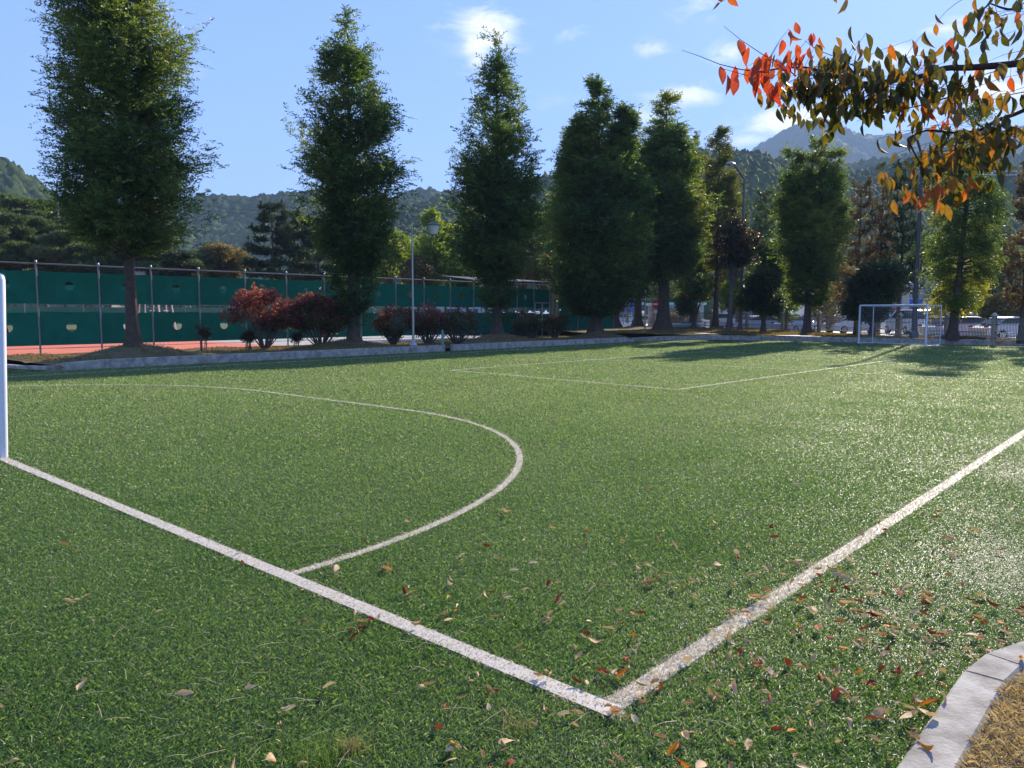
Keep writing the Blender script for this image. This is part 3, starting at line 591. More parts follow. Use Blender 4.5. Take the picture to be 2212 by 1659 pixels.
# ------------------------------------------------------------------ iron fence behind the far bed
FP = mat('stone_post', (.40, .34, .27), .8, .2, noise=(5, (.33, .28, .22), 1)); IRON = mat('iron_fence', (.20, .185, .165), .5, .4, .2)
def zb(pt): return fb(np.array([[float((pt[:2] - C0) @ TU)]]), np.array([[float((pt[:2] - C0) @ TV)]]))[0, 0]
KPT = [(2290, 34.5), (2149, 39), (2046, 42.5), (1945, 46), (1857, 49.5), (1770, 53), (1691, 55.5), (1614, 58), (1576, 59.5), (1537, 61), (1480, 63), (1414, 65), (1355, 66), (1297, 68), (1240, 70)]
pts = []
for X, d in KPT:
    p = at(X, 676, d); pts.append(np.array([p[0], p[1], 0]))
groot = 'iron fence bays beyond the trees'
def iron_bay(a, c, h, dense, idx):
    rot = math.atan2(c[1] - a[1], c[0] - a[0]); L = float(np.linalg.norm((c - a)[:2])); z0 = a[2]; dz = c[2] - a[2]
    r_ = empty('iron_fence', (a[0], a[1], a[2]), rot, None, 'fence panel', groot); q = MB(); w = .20
    q.box((0, 0, h / 2 + .02), (w, w, h + .1), bev=.015); pst = q.build('post', FP, r_)
    q = MB(); q.box((0, 0, h + .09), (w + .06, w + .06, .05), bev=.01); q.lathe([(.11, h + .11), (.09, h + .18), (.02, h + .23)], n=10); q.build('post_cap', mat('post_cap', (.55, .54, .52), .5), pst)
    q = MB()
    for z in (.12, .42, h - .36, h - .08): q.box((L / 2, 0, z + dz / 2), (L - w, .04, .035 if z not in (.12, h - .08) else .05), 0, -math.atan2(dz, L))
    q.build('rail', IRON, r_); q = MB(); st = .11; n = int((L - w) / st)
    for k in range(n):
        x = w / 2 + st * (k + .5); zz = dz * x / L; q.box((x, 0, h / 2 + zz), (.022, .022, h - .2))
        if dense and k % 2 == 0:
            for zc in (.27, h - .22):
                ring = [(x + st / 2 + .07 * math.cos(t), 0, zc + zz + .10 * math.sin(t)) for t in np.linspace(0, 2 * math.pi, 11)]; q.tube(ring, .014, 4, False)
    q.build('bars', IRON, r_); return r_
IB = ['at the right edge behind the leaning brown pine', 'just right of the yellow tree', 'behind the yellow leaved tree', 'right of the floodlight pole behind the goal', 'seen through the far goal', 'left of the far goal behind the dark bush', 'right of the three topped tree',
      'left of the three topped tree', 'behind the small dark broadleaf tree', 'behind the leaning thin trunk', 'right of the fifth tall trunk', 'behind the fifth tall trunk', 'right of the slim lamp post', 'left of the slim lamp post']
for i in range(len(pts) - 1):
    a, c = pts[i].copy(), pts[i + 1].copy()
    base = [.24, .24, .24, .24, .30, .37, .37, .38, .42, .5, .6, .72, .82, .84, .84]; a[2] = base[i]; c[2] = base[i + 1]
    r_ = iron_bay(a, c, 1.2 + .25 * (i > 9), True, i); r_['label'] = 'stone post and iron railing ' + IB[i]

# ------------------------------------------------------------------ cars parked along the street
GLS = mat('car_glass', (.02, .025, .03), .08, .6); TYR = mat('tyre', (.02, .02, .02), .85); RIM = mat('rim', (.55, .55, .57), .3, .5, .8)
def car(loc, rot, col, kind, label):
    cm = mat('car_paint_%d' % int(sum(c * 97 * (i + 1) for i, c in enumerate(col))), col, .22, .6)
    r_ = empty('parked_car', loc, rot, label, 'car', 'cars parked along the street')
    L, Wd = (4.5, 1.78) if kind != 'van' else (4.9, 1.85); H = {'sedan': 1.42, 'suv': 1.66, 'van': 1.9}[kind]
    if kind == 'sedan': prof = [(-L / 2, .35), (-L / 2 + .03, .75), (-L / 2 + .9, .98), (L / 2 - 1.2, .98), (L / 2 - .15, .80), (L / 2, .6), (L / 2 - .03, .3), (L / 2 - .4, .22), (-L / 2 + .3, .22)]; cab = [(-L / 2 + .55, .97), (-L / 2 + 1.25, H - .06), (-L / 2 + 1.8, H), (-L / 2 + 2.5, H - .03), (L / 2 - 1.15, .97)]
    elif kind == 'suv': prof = [(-L / 2, .4), (-L / 2, .95), (-L / 2 + .1, 1.08), (L / 2 - 1.25, 1.1), (L / 2 - .12, .95), (L / 2, .7), (L / 2 - .03, .35), (L / 2 - .4, .27), (-L / 2 + .3, .27)]; cab = [(-L / 2 + .08, 1.07), (-L / 2 + .38, H - .05), (-L / 2 + 1.2, H), (-L / 2 + 2.5, H - .04), (L / 2 - 1.15, 1.08)]
    else: prof = [(-L / 2, .4), (-L / 2, 1.1), (L / 2 - .9, 1.12), (L / 2 - .08, .9), (L / 2, .6), (L / 2 - .05, .33), (-L / 2 + .2, .28)]; cab = [(-L / 2 + .02, 1.1), (-L / 2 + .12, H - .08), (-L / 2 + .5, H), (L / 2 - 1.9, H), (L / 2 - .95, 1.1)]
    def extr(pr, w0, w1, zmid):
        n = len(pr); vs = []
        for s in (-1, 1):
            for (x, z) in pr: vs.append((x, s * (w0 if z < zmid else w1) / 2, z))
        return vs, [tuple(range(n)), tuple(range(2 * n - 1, n - 1, -1))] + [((i + 1) % n, i, n + i, n + (i + 1) % n) for i in range(n)]
    q = MB(); q.add(*extr(prof, Wd, Wd * .96, .7)); body = q.build('body', cm, r_)
    bm_ = body.modifiers.new('bevel', 'BEVEL'); bm_.width = .05; bm_.segments = 2; bm_.limit_method = 'ANGLE'
    q = MB(); q.add(*extr(cab, Wd * .93, Wd * .74, 1.2)); c_ = q.build('cabin', cm, r_); bm_ = c_.modifiers.new('bevel', 'BEVEL'); bm_.width = .04; bm_.segments = 2
    # glazing sits just proud of the cabin
    def inset(pr, k): cx = sum(p[0] for p in pr) / len(pr); cz = sum(p[1] for p in pr) / len(pr); return [(cx + (x - cx) * k, cz + (z - cz) * k * .86) for x, z in pr]
    q = MB(); pr = inset(cab, .88); n = len(pr)
    for s in (-1, 1):
        def yy(z): t = (z - cab[0][1]) / (H - cab[0][1]); return s * (Wd * (.93 * (1 - t) + .74 * t) / 2 + .012)
        q = MB(); q.add([(x, yy(z), z) for x, z in pr], [tuple(range(n))]); q.build('side_window', GLS, r_)
    q = MB(); (x0, z0), (x1, z1) = cab[-1], cab[-2]; dx, dz = x1 - x0, z1 - z0; nl = math.hypot(dx, dz); nx, nz = dz / nl * .015, -dx / nl * .015
    q.add([(x0 + dx * t + nx, s * Wd * (.43 - .08 * t), z0 + dz * t + nz) for t, s in ((.08, -1), (.08, 1), (.9, 1), (.9, -1))], [(0, 1, 2, 3)]); q.build('windscreen', GLS, r_); q = MB()
    (x0, z0), (x1, z1) = cab[0], cab[1]; dx, dz = x1 - x0, z1 - z0
    q.add([(x0 + dx * t - .015, s * Wd * (.43 - .08 * t), z0 + dz * t + .01) for t, s in ((.1, -1), (.1, 1), (.88, 1), (.88, -1))], [(0, 1, 2, 3)]); q.build('rear_window', GLS, r_)
    for sx in (-1, 1):
        for sy in (-1, 1):
            q = MB(); c = (sx * L * .295, sy * (Wd / 2 - .1)); q.tube([(c[0], c[1] - sy * .1, .32), (c[0], c[1] + sy * .115, .32)], .32, 20); w_ = q.build('wheel', TYR, r_, smooth=True)
            q = MB(); q.tube([(c[0], c[1] + sy * .10, .32), (c[0], c[1] + sy * .128, .32)], .2, 12); q.build('rim', RIM, w_)
    for sy in (-1, 1):
        q = MB(); q.box((L / 2 - .1, sy * Wd * .36, prof[-4][1] + .02 if kind == 'van' else .72), (.2, .36, .14), bev=.03); q.build('headlight', mat('headlight', (.8, .82, .85), .1, .6), r_)
        q = MB(); q.box((-L / 2 + .04, sy * Wd * .38, .85), (.1, .3, .14), bev=.02); q.build('tail_light', mat('tail_light', (.45, .02, .02), .2, .5), r_)
    return r_
CARS = [(1620, 72, 1.9, (.75, .76, .80), 'sedan', 'white car in the street just right of the leaning thin trunk'), (1572, 78, 1.2, (.70, .72, .76), 'suv', 'white car glimpsed left of the leaning thin trunk'),
        (1648, 66, 2.6, (.38, .45, .56), 'sedan', 'pale blue car low behind the railing left of the small broadleaf trunk'), (1700, 72, 1.5, (.74, .75, .78), 'sedan', 'white car behind the railing left of the three topped tree'),
        (1722, 63, .6, (.30, .38, .50), 'sedan', 'blue grey car right next to the three topped tree trunk'), (1790, 74, 1.0, (.12, .14, .20), 'sedan', 'dark blue car behind the railing right of the three topped tree'),
        (1838, 62, .3, (.72, .72, .75), 'sedan', 'white car behind the left post of the far goal'), (1962, 60, 1.57, (.80, .80, .82), 'van', 'white van parked behind the far goal'),
        (2056, 50, .5, (.80, .80, .84), 'sedan', 'white car in the sun right of the far goal, behind the railing'), (2100, 49, -.2, (.55, .50, .66), 'sedan', 'glinting silver lilac car right of the dark trunk by the goal'),
        (2190, 46, .1, (.78, .74, .76), 'sedan', 'white car at the right edge behind the decorated railing'), (1492, 84, .7, (.72, .73, .76), 'sedan', 'white car between the fifth tall trunk and its neighbour'),
        (1345, 88, .2, (.78, .78, .8), 'suv', 'white vehicle behind the railing left of the slim lamp post'), (2045, 66, .3, (.05, .055, .06), 'suv', 'black car beyond the white car right of the far goal')]
for X, d, rz, col, kd, lab in CARS:
    p = at(X, 676, d); car((p[0], p[1], .01), rz, col, kd, lab)
# small upturned white boat on the bed edge beyond the fifth tree
p = at(1473, 702, 58); b = MB(); vs = []; fs = []; n = 14
for i, t in enumerate(np.linspace(-1, 1, n)):
    w = .62 * math.sqrt(max(0, 1 - abs(t) ** 2.4)) + .01; hh = .30 * (1 - .25 * abs(t) ** 2)
    for s, z in ((-1, .42), (-.92, .30), (-.6, .10), (0, .02), (.6, .10), (.92, .30), (1, .42)): vs.append((t * 1.7, s * w, z + .08 * t * t))
for i in range(n - 1):
    for j in range(6): fs.append((i * 7 + j, i * 7 + j + 1, (i + 1) * 7 + j + 1, (i + 1) * 7 + j))
    fs.append((i * 7 + 6, i * 7, (i + 1) * 7, (i + 1) * 7 + 6))
b.add(vs, fs); o = b.build('small_boat', mat('boat_white', (.70, .73, .82), .4, .5), None, (p[0], p[1], .42), True); o.rotation_euler = (0, 0, .1); tag(o, 'low white boat shaped tub lying right of the fifth tall trunk', 'boat')
q = MB(); q.box((.2, 0, .52), (.5, .3, .1), bev=.03); c = q.build('cover', mat('boat_green', (.05, .25, .18), .6), o)

# ------------------------------------------------------------------ signs and buildings beyond
def text(s, size, m, parent, loc, rot, name='lettering', depth=.01):
    cu = bpy.data.curves.new(name, 'FONT'); cu.body = s; cu.size = size; cu.align_x = 'CENTER'; cu.align_y = 'CENTER'; cu.extrude = depth; cu.materials.append(m)
    tmp = bpy.data.objects.new(name, cu); COL.objects.link(tmp); me = bpy.data.meshes.new_from_object(tmp.evaluated_get(bpy.context.evaluated_depsgraph_get())); bpy.data.objects.remove(tmp)
    o = bpy.data.objects.new(name, me); COL.objects.link(o); o.parent = parent; o.location = loc; o.rotation_euler = rot; return o
WHT = mat('sign_white', (.8, .8, .8), .5); RD = mat('sign_red', (.65, .02, .03), .4); BL = mat('sign_blue', (.03, .10, .42), .5)
p = at(1419, 658, 64.8); r_ = empty('no_entry_sign', (p[0], p[1], .7), R(-12), 'round red no entry sign with a white bar beside the fifth tall trunk', 'road sign')
q = MB(); q.tube([(0, .06, 0), (0, .06, 2.0)], .035, 8); q.build('pole', GALV, r_, smooth=True)
q = MB(); q.tube([(0, 0, 1.68), (0, .03, 1.68)], .40, 28); dsk = q.build('disc', RD, r_); q = MB(); q.box((0, -.012, 1.68), (.58, .016, .15)); q.build('bar', WHT, dsk)
q = MB(); q.box((0, .0, 1.06), (.55, .02, .22)); q.build('plate', WHT, r_)
p = at(1364, 640, 74); r_ = empty('street_banner', (p[0], p[1], .3), R(-12), 'tall white and blue banner seen between the trunks left of the slim lamp post', 'banner')
q = MB(); q.tube([(-.75, .05, 0), (-.75, .05, 4.8)], .05, 8); q.tube([(.95, .05, 0), (.95, .05, 4.8)], .05, 8); q.build('pole', GALV, r_); q = MB(); q.box((.1, 0, 3.0), (1.6, .03, 3.2)); bb = q.build('cloth', mat('banner_white', (.72, .76, .82), .7), r_)
q = MB(); q.box((.1, -.025, 1.95), (1.6, .02, 1.1)); q.box((.65, -.04, 3.0), (.5, .02, 1.4)); q.build('blue_field', BL, bb)
for k in range(3): q = MB(); q.box((.1, -.03, 3.9 - .45 * k), (.8 - .2 * k, .02, .14)); q.build('print_row', mat('print_dark', (.06, .08, .15), .6), bb)
p = at(303, 577, 62); r_ = empty('blue_sign', (p[0], p[1], 0), R(10), 'blue and white sign board just above the tennis fence right of the first trunk', 'sign')
q = MB(); q.box((0, 0, 5.35), (.98, .06, .66)); f_ = q.build('board', mat('sign_blue2', (.03, .08, .62), .5, emit=None), r_); q = MB(); q.box((0, -.02, 4.78), (.98, .06, .42)); q.build('lower_board', WHT, r_)
q = MB(); q.tube([(0, .05, 0), (0, .05, 5.0)], .05, 8); q.build('pole', GALV, r_)
for k in range(4): q = MB(); q.box((-.3 + .2 * k, -.045, 5.4), (.12, .02, .14)); q.build('print_row', WHT, f_)
def building(name, X0, X1, d, h, col, rcol, rot, label, floors=1, sign=None, cat='building', win=(.05, .07, .09), roof=.3, flat=True, z0=0):
    a = at(X0, 676, d); c = at(X1, 676, d); w = abs(c[0] - a[0]); cx = (a[0] + c[0]) / 2; r_ = empty(name, (cx, d, z0), rot, label, cat, None); D = 8
    wm = mat(name + '_wall_%d' % X0, col, .85, .2, noise=(.6, tuple(k * .85 for k in col), 1)); q = MB(); q.box((0, D / 2, h / 2), (w, D, h)); q.build('wall', wm, r_)
    rm = mat(name + '_roof_%d' % X0, rcol, .6, .3)
    q = MB()
    if flat: q.box((0, D / 2, h + roof / 2), (w + .5, D + .5, roof))
    else: q.prism([(-w / 2 - .4, -.5), (w / 2 + .4, -.5), (w / 2 + .4, D + .4), (-w / 2 - .4, D + .4)], [h - .05, h - .05, h + 1.6, h + 1.6], [h + .1, h + .1, h + 1.75, h + 1.75])
    q.build('roof', rm, r_)
    n = max(2, int(w / 2.4)); fh = h / floors
    for f in range(floors):
        for k in range(n):
            x = -w / 2 + w * (k + .5) / n; q = MB(); q.box((x, -.02, f * fh + fh * .5), (w / n * .62, .1, fh * .5)); wi = q.build('window', mat('win_%d' % int(win[2] * 100), win, .15, .6), r_)
            q = MB(); q.box((x, -.06, f * fh + fh * .24), (w / n * .7, .16, .08)); q.box((x, -.075, f * fh + fh * .5), (.06, .04, fh * .5)); q.build('frame', WHT, wi)
    if sign:
        for (sx, sz, sw, sh, sc, tx, tc_) in sign:
            q = MB(); q.box((sx, -.2, sz), (sw, .16, sh)); sb = q.build('sign_board', mat('sb_%d_%d' % (X0, int(sx * 10)), sc, .5), r_)
            if tx: text(tx, sh * .8, mat('sb_text_%d' % int(tc_[0] * 100), tc_, .5), sb, (sx, -.3, sz), (R(90), 0, 0))
    return r_
building('shop_building', 1900, 2075, 92, 5.4, (.36, .33, .30), (.18, .24, .26), 0, 'grey stone shop front with blue and green sign boards behind the far goal', 2,
         [(-1.4, 2.9, 3.0, .75, (.05, .14, .45), None, None), (-1.9, 4.7, 3.2, .9, (.42, .38, .36), None, None), (3.6, 2.95, 4.2, .95, (.10, .34, .34), '농어촌', (.8, .85, 1.0)), (-1.6, 2.1, 3.6, .35, (.35, .05, .06), None, None)])
building('mural_building', 2075, 2330, 88, 3.4, (.13, .03, .035), (.30, .25, .22), 0, 'low dark red building with a patterned panel along its top at the right edge', 1,
         [(-1.2 + 1.9 * k, 2.75, .95, .75, ((.34, .2, .15), (.42, .38, .34), (.22, .20, .19))[k % 3], None, None) for k in range(-2, 4)])
building('blue_roof_building', 1575, 1700, 100, 4.6, (.30, .34, .40), (.22, .30, .42), 0, 'blue grey building seen between the thin trunks right of the fifth tall tree', 2, [(0, 4.0, 6, .3, (.4, .12, .08), None, None)], flat=False)
building('green_roof_shop', 1425, 1520, 92, 2.6, (.30, .36, .36), (.30, .62, .56), 0, 'low shop with a pale green roof right of the fifth tall trunk', 1, flat=True)
building('red_gable_shop', 1300, 1385, 92, 2.6, (.30, .06, .05), (.55, .68, .70), 0, 'low shop with a pale roof and dark red gable between the trunks', 1, win=(.18, .30, .28))
building('white_house', 1770, 1900, 104, 3.6, (.60, .58, .56), (.20, .18, .18), 0, 'white walled house glimpsed between the pines left of the far goal', 1, flat=False)
building('grey_shed', 880, 1080, 118, 3.0, (.5, .5, .5), (.62, .62, .62), 0, 'pale low roofed shed hardly visible behind the yellow green trees', 1)
building('small_house', 175, 240, 76, 3.3, (.30, .28, .27), (.16, .16, .18), 0, 'grey roofed little house behind the pines above the tennis fence', 1, flat=False)

# ------------------------------------------------------------------ trees
BARK = mat('bark', (.085, .062, .048), .95, .1, noise=(6, (.13, .095, .075), 1), bump=(22, 1.0)); BARKR = mat('pine_bark', (.16, .085, .05), .95, .1, noise=(4, (.10, .07, .05), 1), bump=(20, 1.0)); BARKG = mat('grey_bark', (.15, .13, .11), .9, .1, noise=(5, (.10, .09, .08), 1), bump=(20, .8))
META = leafmat('metasequoia_leaf', [(0, (.022, .052, .016)), (.4, (.048, .090, .020)), (.75, (.10, .145, .028)), (1, (.21, .21, .04))], .5, .35, .45, 2.1)
META2 = leafmat('metasequoia_leaf_autumn', [(0, (.040, .060, .015)), (.4, (.080, .100, .020)), (.75, (.15, .145, .028)), (1, (.24, .15, .04))], .55, .3, .38, 1.9)
BROAD = leafmat('dark_broadleaf', [(0, (.018, .038, .014)), (.5, (.038, .066, .020)), (.85, (.09, .15, .03)), (1, (.17, .23, .035))], .5, .35, .3, 2.2)
MAPLE = leafmat('dark_maple_leaf', [(0, (.02, .02, .012)), (.5, (.04, .035, .018)), (.85, (.11, .045, .02)), (1, (.20, .07, .03))], .5, .35, .3, 1.8)
YELG = leafmat('yellow_green_leaf', [(0, (.06, .10, .02)), (.5, (.15, .22, .03)), (.85, (.30, .33, .045)), (1, (.42, .38, .06))], .55, .3, .42, 1.8)
GINK = leafmat('ginkgo_leaf', [(0, (.20, .22, .03)), (.5, (.42, .38, .04)), (1, (.62, .48, .06))], .5, .3, .45, 1.6)
PINE = leafmat('pine_needle', [(0, (.035, .065, .025)), (.5, (.085, .13, .045)), (.85, (.17, .20, .07)), (1, (.27, .21, .09))], .5, .35, .3, 1.7)
DPINE = leafmat('dark_pine_needle', [(0, (.016, .032, .018)), (.5, (.036, .062, .030)), (1, (.09, .11, .05))], .55, .3, .26, 1.6)
BPINE = leafmat('browned_pine_needle', [(0, (.05, .045, .025)), (.4, (.13, .09, .045)), (.8, (.26, .17, .08)), (1, (.36, .25, .13))], .65, .2, .25, 1.3)
BRWN = leafmat('autumn_shrub_leaf', [(0, (.06, .06, .025)), (.5, (.15, .12, .045)), (1, (.30, .21, .07))], .6, .25, .35, 1.5)
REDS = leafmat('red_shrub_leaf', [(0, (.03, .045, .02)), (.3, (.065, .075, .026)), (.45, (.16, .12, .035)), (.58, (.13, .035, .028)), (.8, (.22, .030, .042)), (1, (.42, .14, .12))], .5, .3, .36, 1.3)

class Foliage:
    def __init__(s, seed): s.c = []; s.t = []; s.r = np.random.default_rng(seed)
    def sprays(s, p, d, L, k, leaf, wid, droop=.5, tint=None, spread=.9, flat=None):
        """p,d (m,3) start and direction of little twigs of length L (m,), each with k leaflets left and right"""
        r = s.r; m = len(p); d = d / (np.linalg.norm(d, axis=1, keepdims=True) + 1e-9)
        t = (np.arange(k)[None, :] + r.uniform(0, 1, (m, k))) / k; Lm = L[:, None] * t
        pos = p[:, None, :] + d[:, None, :] * Lm[..., None]; pos[..., 2] -= droop * (t ** 2) * L[:, None]
        side = np.cross(d, np.array([0, 0, 1.0]) + r.normal(0, .5, (m, 3))); side /= (np.linalg.norm(side, axis=1, keepdims=True) + 1e-9)
        sg = np.where(np.arange(k) % 2 == 0, 1, -1)[None, :, None]
        ld = d[:, None, :] * .75 + side[:, None, :] * sg * spread + r.normal(0, .28, (m, k, 3)); ld[..., 2] -= droop * .7
        ld /= (np.linalg.norm(ld, axis=2, keepdims=True) + 1e-9)
        n = m * k; pos = pos.reshape(n, 3); ld = ld.reshape(n, 3); s.leaves(pos, ld, leaf, wid, None if tint is None else np.repeat(tint, k) + r.normal(0, .10, n))
    def leaves(s, pos, ld, leaf, wid, tint=None):
        r = s.r; n = len(pos); w = np.cross(ld, r.normal(0, 1, (n, 3))); w /= (np.linalg.norm(w, axis=1, keepdims=True) + 1e-9)
        ll = (leaf * r.uniform(.6, 1.3, n))[:, None]; ww = (wid * r.uniform(.6, 1.3, n))[:, None] / 2
        Q = np.stack([pos, pos + ld * ll * .45 + w * ww, pos + ld * ll, pos + ld * ll * .45 - w * ww], 1); s.c.append(Q)
        s.t.append(r.uniform(0, 1, n) if tint is None else tint)
    def mesh(s, name):
        Q = np.concatenate(s.c); n = len(Q); return np_mesh(name, Q.reshape(-1, 3), np.arange(n * 4).reshape(n, 4), np.clip(np.concatenate(s.t), 0, 1))
def trunk_mb(H, r0, r1, flare=1.7, lean=(0, 0), wob=.0, n=14, seed=0, gnarl=.12):
    r = np.random.default_rng(seed); q = MB(); k = 18; ph = r.uniform(0, 6.28, 3); vs = []; fs = []
    for i in range(k):
        t = (i / (k - 1)) ** 1.5; z = H * t; rad = r0 + (r1 - r0) * (z / H) ** .8; rad *= 1 + (flare - 1) * math.exp(-z / .35)
        cx = lean[0] * z / H + wob * math.sin(z * .9 + ph[0]) * min(1, z); cy = lean[1] * z / H + wob * math.sin(z * .7 + ph[1]) * min(1, z)
        for j in range(n):
            a = 2 * math.pi * j / n; rr = rad * (1 + gnarl * math.sin(a * 5 + ph[2] + z * .25) + gnarl * .5 * math.sin(a * 3 + z))
            vs.append((cx + rr * math.cos(a), cy + rr * math.sin(a), z - (.12 if i == 0 else 0)))
    for i in range(k - 1):
        for j in range(n): fs.append((i * n + j, i * n + (j + 1) % n, (i + 1) * n + (j + 1) % n, (i + 1) * n + j))
    q.add(vs, fs); return q
def thing_tree(name, loc, label, cat='tree', group=None): return empty(name, loc, 0, label, cat, group)
def bez(p0, p1, p2, t): t = np.asarray(t)[:, None]; return p0 * (1 - t) ** 2 + 2 * p1 * t * (1 - t) + p2 * t ** 2

def cone_tree(name, loc, prof, H, seed, label, mt, nbr=150, r0=.24, leaf=.13, wid=.045, dens=1.0, leaders=((0, 0, 1.0),), elev=(28, 50), tbias=0, droop=.22, group='tall feathery metasequoia trees', tufts=(), bark=None, lean=(0, 0), sprayL=.55, k=12, gap=-.32):
    """metasequoia: straight trunk, ascending limbs, feathery drooping sprays; prof = [(height, radius), ...] of the crown"""
    root = thing_tree(name, loc, label, 'tree', group); r = np.random.default_rng(seed); F = Foliage(seed + 1); ph, pr = zip(*prof); cb = ph[0]
    tb = trunk_mb(H * .93, r0, .03, 1.75, lean, .0, seed=seed); tr = tb.build('trunk', bark or BARK, root, smooth=True); br = MB()
    for li, (lx, ly, ls) in enumerate(leaders):
        Hs = H * ls
        if li > 0:
            z0 = H * .42; br.tube([(0, 0, z0), (lx * .6, ly * .6, z0 + (Hs - z0) * .35), (lx, ly, Hs * .97)], [.10, .07, .02], 6, False)
        nb = int(nbr * (1 if li == 0 else .45)); wts = np.linspace(cb, Hs, 400); ww = (np.interp(wts * H / Hs, ph, pr) + .25) ** 1.0
        if li > 0: ww[wts < Hs * .55] = 0
        hts = r.choice(wts, nb, p=ww / ww.sum())
        for i, ht in enumerate(hts):
            Rr = float(np.interp(ht * H / Hs, ph, pr)) * r.uniform(.62, 1.08) * (1 if li == 0 else .55) + .12
            Rr *= 1 + .16 * math.sin(ht * 2.3 + 2 * math.sin(i * 2.4 + seed)) + .10 * math.sin(i * 7.0)
            a = i * 2.39996 + r.uniform(-.4, .4); e = R(r.uniform(*elev) + 14 * (ht / H)); za = ht - Rr * math.tan(e) * .8
            if za < cb - .5: za = cb - r.uniform(0, .6); 
            ct = lean[0] * ht / H * (1 if li == 0 else 0) + lx * min(1, (ht / Hs)), lean[1] * ht / H + ly * min(1, ht / Hs)
            p0 = np.array([ct[0] * .9, ct[1] * .9, max(.5, za)]); p2 = np.array([ct[0] + Rr * math.cos(a), ct[1] + Rr * math.sin(a), ht]); p1 = (p0 * .5 + p2 * .5) + np.array([0, 0, -.10 * Rr + .0])
            br.tube(bez(p0, p1, p2, np.linspace(0, .96, 5)), [.045 * min(1, Rr / 1.5) + .008, .03 * min(1, Rr / 1.5) + .006, .02, .012, .005], 4, False)
            m = max(6, int((14 + 15 * Rr) * dens)); t = r.beta(1.7, 1.0, m) * .94 + .06
            pos = bez(p0, p1, p2, t) + r.normal(0, 1, (m, 3)) * (.10 + .17 * Rr * t * .6)[:, None] * np.array([1, 1, .8])
            rad = np.array([math.cos(a), math.sin(a), .35]); dd = rad[None] * .8 + r.normal(0, .55, (m, 3)); dd[:, 2] = dd[:, 2] * .6 + .32
            nzv = snoise(pos, 1.5, seed) + .7 * snoise(pos, 3.9, seed + 3); keep_ = nzv > gap + .12 - .3 * r.random(m) - .22 * t
            pos, dd = pos[keep_], dd[keep_]; 
            if not len(pos): continue
            tn = .45 + .30 * snoise(pos, .8, seed + 5) + .12 * (ht / H) + tbias + r.normal(0, .10, len(pos))
            F.sprays(pos, dd, sprayL * r.uniform(.6, 1.25, len(pos)), k, leaf, wid, droop, tn)
    for (tz, trad, tn_) in tufts:                     # leafy shoots close round the lower trunk
        m = tn_; a = r.uniform(0, 2 * np.pi, m); rr = r.uniform(.1, 1, m) ** .6 * trad; z = tz[0] + (tz[1] - tz[0]) * r.random(m); env = np.sin(np.clip((z - tz[0]) / (tz[1] - tz[0]), 0, 1) * np.pi) ** .5
        pos = np.stack([rr * env * np.cos(a), rr * env * np.sin(a), z], 1); dd = np.stack([np.cos(a), np.sin(a), r.uniform(0, 1.2, m)], 1)
        F.sprays(pos, dd, sprayL * .8 * r.uniform(.6, 1.2, m), k, leaf, wid, .3, .35 + .2 * snoise(pos, 1.2, seed) + tbias)
        for j in range(14):
            aa = r.uniform(0, 6.28); z1 = r.uniform(tz[0] + .2, tz[1]); br.tube([(.1 * math.cos(aa), .1 * math.sin(aa), z1 - .3), (trad * .8 * math.cos(aa), trad * .8 * math.sin(aa), z1 + .2)], [.015, .004], 4, False)
    # top tip
    m = 26; z = np.linspace(H * .93, H * 1.0, m); pos = np.stack([r.normal(0, .05, m) + lean[0], r.normal(0, .05, m) + lean[1], z], 1); F.sprays(pos, np.stack([r.normal(0, 1, m), r.normal(0, 1, m), np.full(m, 1.2)], 1), np.full(m, .32), k, leaf, wid, .2, np.full(m, .6 + tbias))
    br.build('branches', bark or BARK, root); link('crown', F.mesh('crown'), mt, root); return root
def height_at(X, Y, depth): return at(X, Y, depth)[2]
def place(X, depth, z): p = at(X, 676, depth); return (p[0], p[1], z)
def crown_profile(depth, zb_, rows):
    """rows of (Y in the photo, half width in photo pixels) -> [(height above the foot, radius)]"""
    return sorted([(height_at(1106, Y, depth) - zb_, hw * depth / 1661) for Y, hw in rows])
def rowtree(X, depth, zb_, rows, top, seed, label, mt=META, **kw):
    H = height_at(X, top, depth) - zb_; prof = crown_profile(depth, zb_, rows) + [(H, .05)]; prof = [(h_, max(.12, r__ * .97 - .26 * min(1, r__ / 1.6))) for h_, r__ in prof]; return cone_tree('metasequoia_tree', place(X, depth, zb_), prof, H, seed, label, mt, **kw)
rowtree(284, 25.5, .55, [(535, 60), (500, 112), (455, 150), (390, 148), (300, 144), (200, 136), (100, 128), (0, 116), (-120, 64)], -230, 11, 'tallest feathery tree at the left, its top cut off by the picture edge', nbr=330, r0=.20, dens=1.5, leaf=.12, wid=.042, elev=(12, 42), k=13, gap=-.22)
rowtree(762, 31.65, .52, [(585, 26), (560, 48), (500, 92), (430, 104), (350, 106), (270, 96), (190, 67), (120, 36), (70, 20)], 22, 12, 'second tall feathery tree from the left, leafy skirt low on its trunk', nbr=270, r0=.20, dens=1.15, leaf=.14, wid=.05, elev=(18, 46), tufts=(((1.0, 3.5), .82, 620), ((.6, 1.4), .5, 60)))
rowtree(1074, 38.35, .60, [(600, 30), (570, 60), (520, 90), (450, 97), (360, 90), (290, 74), (220, 46), (150, 27), (110, 14)], 80, 13, 'third tall feathery tree, under the bright little cloud', nbr=260, r0=.22, dens=1.1, leaf=.16, wid=.055, elev=(20, 46), tufts=(((1.3, 3.4), .80, 430), ((.5, 1.6), .6, 50)))
